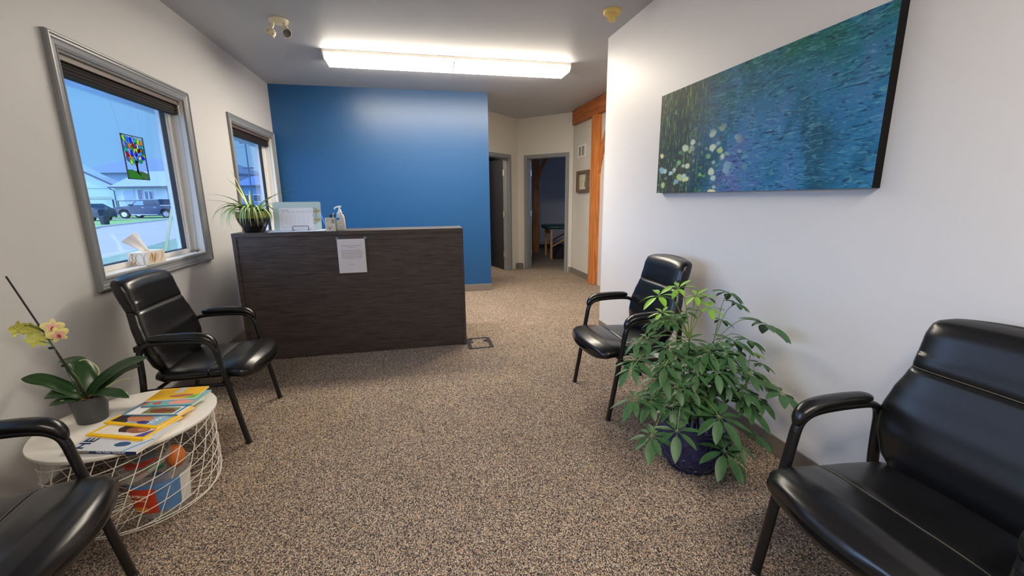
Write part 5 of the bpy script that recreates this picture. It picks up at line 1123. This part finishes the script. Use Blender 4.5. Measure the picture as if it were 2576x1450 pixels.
# deck with railing
r = root('wood_deck', 'raised deck with slatted railing in front of the bungalow', 'deck', (-35.1, 60.9, G), math.atan2(e1.y, e1.x))
MB().box(0.3, 9.5, 0, 1.6, 0.75, 0.92).build('deck_floor', mat('deck_wood', srgb(92, 92, 120), 0.8), r)
m = MB()
for k in range(46): m.box(0.35+k*0.2, 0.40+k*0.2, 0.02, 0.07, 0.92, 1.80)
m.build('balusters', MATS['outside_trim'], r)
MB().box(0.3, 9.5, 0, 0.10, 1.80, 1.88).build('top_rail', MATS['deck_wood'], r)
for x in (0.3, 3.2, 6.2, 9.4): MB().box(x, x+0.1, 0, 0.1, 0.0, 1.80).build('post', MATS['deck_wood'], r)
m = MB(); m.box(3.1, 9.5, 0.11, 0.15, 0.95, 1.78); m.build('privacy_board', mat('privacy_board', srgb(88, 96, 150), 0.8), r)
# truck
tk_m = mat('dark_truck_paint', srgb(40, 58, 96), 0.3, spec=0.6); tyre = mat('tyre', (0.02, 0.02, 0.03), 0.8); rim_m = mat('truck_rim', (0.5, 0.52, 0.6), 0.3, metal=0.7)
def wheel(r, x, y, R_, s):
    Tm = Matrix.Translation((x, y, R_)) @ Matrix.Rotation(PI/2, 4, 'X')
    m = MB(); m.lathe([(R_*0.62, -0.12), (R_*0.96, -0.12), (R_, -0.08), (R_, 0.08), (R_*0.96, 0.12), (R_*0.62, 0.12)], n=28, T=Tm); w_ = m.build('wheel', tyre, r, smooth=40)
    m = MB(); m.lathe([(R_*0.60, 0.125), (R_*0.55, 0.10), (0.0001, 0.09)], n=24, T=Tm)
    for k in range(6): m.box(-0.04, 0.04, 0.04, R_*0.56, 0.10, 0.135, T=Tm @ Matrix.Rotation(2*PI*k/6, 4, 'Z'))
    m.build('rim', rim_m, w_)
r = root('pickup_truck', 'dark blue crew cab pickup truck parked across the street', 'truck', (-30.95, 53.10, G), math.atan2(-0.215, 0.977)); r.scale = (1.2, 1, 1)
Wt = 2.0
body = [(0.0, 0.50), (0.0, 1.05), (0.10, 1.18), (1.15, 1.28), (1.45, 1.32), (5.95, 1.32), (6.0, 1.25), (6.0, 0.62), (5.1, 0.55), (4.9, 0.90), (4.55, 1.0), (4.2, 0.90), (4.05, 0.45), (1.45, 0.42), (1.30, 0.85), (0.95, 0.98), (0.60, 0.85), (0.45, 0.50)]
MB().prism(body, 'y', 0, Wt).build('body', tk_m, r, bevel=0.03)
MB().prism([(1.45, 1.32), (2.10, 1.86), (2.45, 1.93), (3.95, 1.92), (4.12, 1.80), (4.16, 1.32)], 'y', 0.10, Wt-0.10).build('cab', tk_m, r, bevel=0.04)
tg = mat('truck_glass', srgb(96, 150, 190), 0.1, spec=0.8); tg2 = mat('truck_glass_dark', srgb(40, 50, 84), 0.15)
MB().prism([(1.72, 1.36), (2.18, 1.78), (2.72, 1.80), (2.72, 1.36)], 'y', 0.085, 0.099).build('front_side_window', tg, r)
MB().prism([(2.82, 1.36), (2.82, 1.80), (3.60, 1.79), (3.72, 1.70), (3.72, 1.36)], 'y', 0.085, 0.099).build('rear_side_window', tg2, r)
MB().box(2.20, 4.05, 0.14, Wt-0.14, 1.925, 1.965).build('roof_glint_panel', mat('pale_roof', srgb(170, 205, 220), 0.4), r)
MB().box(1.6, 3.9, -0.06, 0.05, 0.36, 0.43).build('running_board', rim_m, r)
MB().box(4.2, 5.98, -0.01, 0.02, 1.30, 1.36).build('bed_rail', rim_m, r)
for x in (2.55, 3.60): MB().box(x, x+0.22, -0.02, 0.0, 1.10, 1.14).build('door_handle', rim_m, r)
MB().box(-0.06, 0.10, 0.06, Wt-0.06, 0.46, 0.68).build('bumper', rim_m, r); MB().box(-0.01, 0.10, 0.06, 0.40, 0.92, 1.10).build('headlight', mat('headlight', srgb(190, 205, 230), 0.2), r)
MB().box(1.50, 1.68, -0.16, 0.0, 1.34, 1.48, c=0.02).build('side_mirror', tk_m, r)
for x in (0.95, 4.60):
    for y, s in ((0.12, 1), (Wt-0.12, -1)): wheel(r, x, y, 0.42, s)
# parked car under carport, bin, stake, pole
r = root('parked_car', 'dark car parked beside the bungalow at the left window edge', 'car', (-32.2, 47.2, G), math.radians(-13))
MB().prism([(0, 0.35), (0, 0.85), (0.5, 1.05), (1.3, 1.12), (1.9, 1.55), (2.0, 1.58), (3.1, 1.58), (3.8, 1.2), (4.2, 1.05), (4.25, 0.35)], 'y', 0, 1.8).build('body', mat('dark_car_paint', srgb(42, 52, 84), 0.3), r, bevel=0.03)
MB().prism([(1.5, 1.14), (2.02, 1.50), (3.05, 1.50), (3.55, 1.20)], 'y', -0.012, -0.001).build('side_glass', tg2, r)
for x in (0.8, 3.4): wheel(r, x, 0.11, 0.33, 1); wheel(r, x, 1.69, 0.33, -1)
r = root('carport', 'simple lean-to carport beside the bungalow', 'carport', (-34.3, 53.6, G), math.radians(-13))
m = MB(); m.prism([(-5.0, 2.6), (0.9, 2.30), (1.3, 2.05), (1.3, 1.95), (-5.0, 2.45)], 'y', 0, 3); m.build('roof_panel', mat('carport_roof', srgb(206, 214, 206), 0.6), r)
for y in (0.1, 2.8): MB().box(1.15, 1.27, y, y+0.1, 0, 1.98).build('post', MATS['dark_gutter'], r)
r = root('wheelie_bin', 'dark wheeled bin standing on the green verge', 'bin', (-23.2, 38.7, G+0.04), math.radians(-13)); r.scale = (0.75, 0.75, 0.62)
MB().rings([super_ring((0, 0, z), (1, 0, 0), (0, 1, 0), a, a, 20, 6) for z, a in ((0.02, 0.26), (0.95, 0.33))]).build('bin_body', mat('bin_plastic', srgb(36, 44, 74), 0.5), r)
MB().rings([super_ring((0, 0, z), (1, 0, 0), (0, 1, 0), a, a, 20, 6) for z, a in ((0.96, 0.36), (1.02, 0.35), (1.04, 0.30))]).build('bin_lid', MATS['bin_plastic'], r)
m = MB(); b0 = Vector((-8.76, 17.38, G+0.02)); b1 = Vector((-8.30, 17.28, 1.06)); m.rings([[p + Vector((dx, dy, 0)) for dx, dy in ((-0.045, -0.015), (0.045, -0.015), (0.045, 0.015), (-0.045, 0.015))] for p in (b0, b1)])
tag(m.build('wooden_stake', mat('stake_wood', srgb(214, 206, 170), 0.8)), 'pale leaning wooden survey stake in the grass outside the near window', 'stake')
r = root('utility_pole', 'thin utility pole with crossarms seen through the far window', 'utility pole', (-11.4, 34.4, G))
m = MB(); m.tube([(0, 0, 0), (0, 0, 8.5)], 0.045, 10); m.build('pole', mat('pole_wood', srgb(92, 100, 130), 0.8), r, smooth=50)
for z in (5.6, 3.9): MB().box(-0.35, 0.35, -0.04, 0.04, z, z+0.10).build('crossarm', MATS['pole_wood'], r)
m = MB(); m.tube([(-6, 3, 5.0), (0, 0, 5.4), (8, -4, 6.0)], 0.010, 5); m.build('wire', MATS['pole_wood'], r)
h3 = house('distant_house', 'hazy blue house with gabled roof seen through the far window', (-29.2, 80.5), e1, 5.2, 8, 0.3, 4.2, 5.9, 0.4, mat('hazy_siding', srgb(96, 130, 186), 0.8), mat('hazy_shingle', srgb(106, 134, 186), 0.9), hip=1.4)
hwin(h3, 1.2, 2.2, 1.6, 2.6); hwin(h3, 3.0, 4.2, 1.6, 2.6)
# bare tree
def tree(loc, hgt, label, seed):
    r = root('bare_tree', label, 'tree', loc); q = random.Random(seed); mt = MB(); mb_ = MB()
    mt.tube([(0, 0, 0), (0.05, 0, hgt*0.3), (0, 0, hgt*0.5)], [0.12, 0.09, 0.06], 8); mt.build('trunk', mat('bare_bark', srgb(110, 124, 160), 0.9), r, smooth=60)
    def br(p, d, L_, k):
        e = p + d*L_; mb_.tube([p, (p+e)/2 + Vector((q.uniform(-.1, .1), 0, q.uniform(-.1, .1)))*L_, e], [0.014*k+0.006, 0.010*k+0.004, 0.006*k+0.003], 5)
        if k > 0:
            for _ in range(3): br(p + d*L_*q.uniform(0.5, 1), (d + Vector((q.uniform(-.8, .8), q.uniform(-.8, .8), q.uniform(-.1, .6)))).normalized(), L_*0.68, k-1)
    for _ in range(6): br(Vector((0, 0, hgt*q.uniform(0.32, 0.5))), Vector((q.uniform(-.8, .8), q.uniform(-.8, .8), 0.9)).normalized(), hgt*0.24, 3)
    mb_.build('branches', MATS['bare_bark'], r); return r
tree((-56, 84, G), 9.0, 'bare branching tree left of the far house', 3)
tree((-24.5, 60, G), 6.5, 'bare tree beside the hazy distant house', 9)
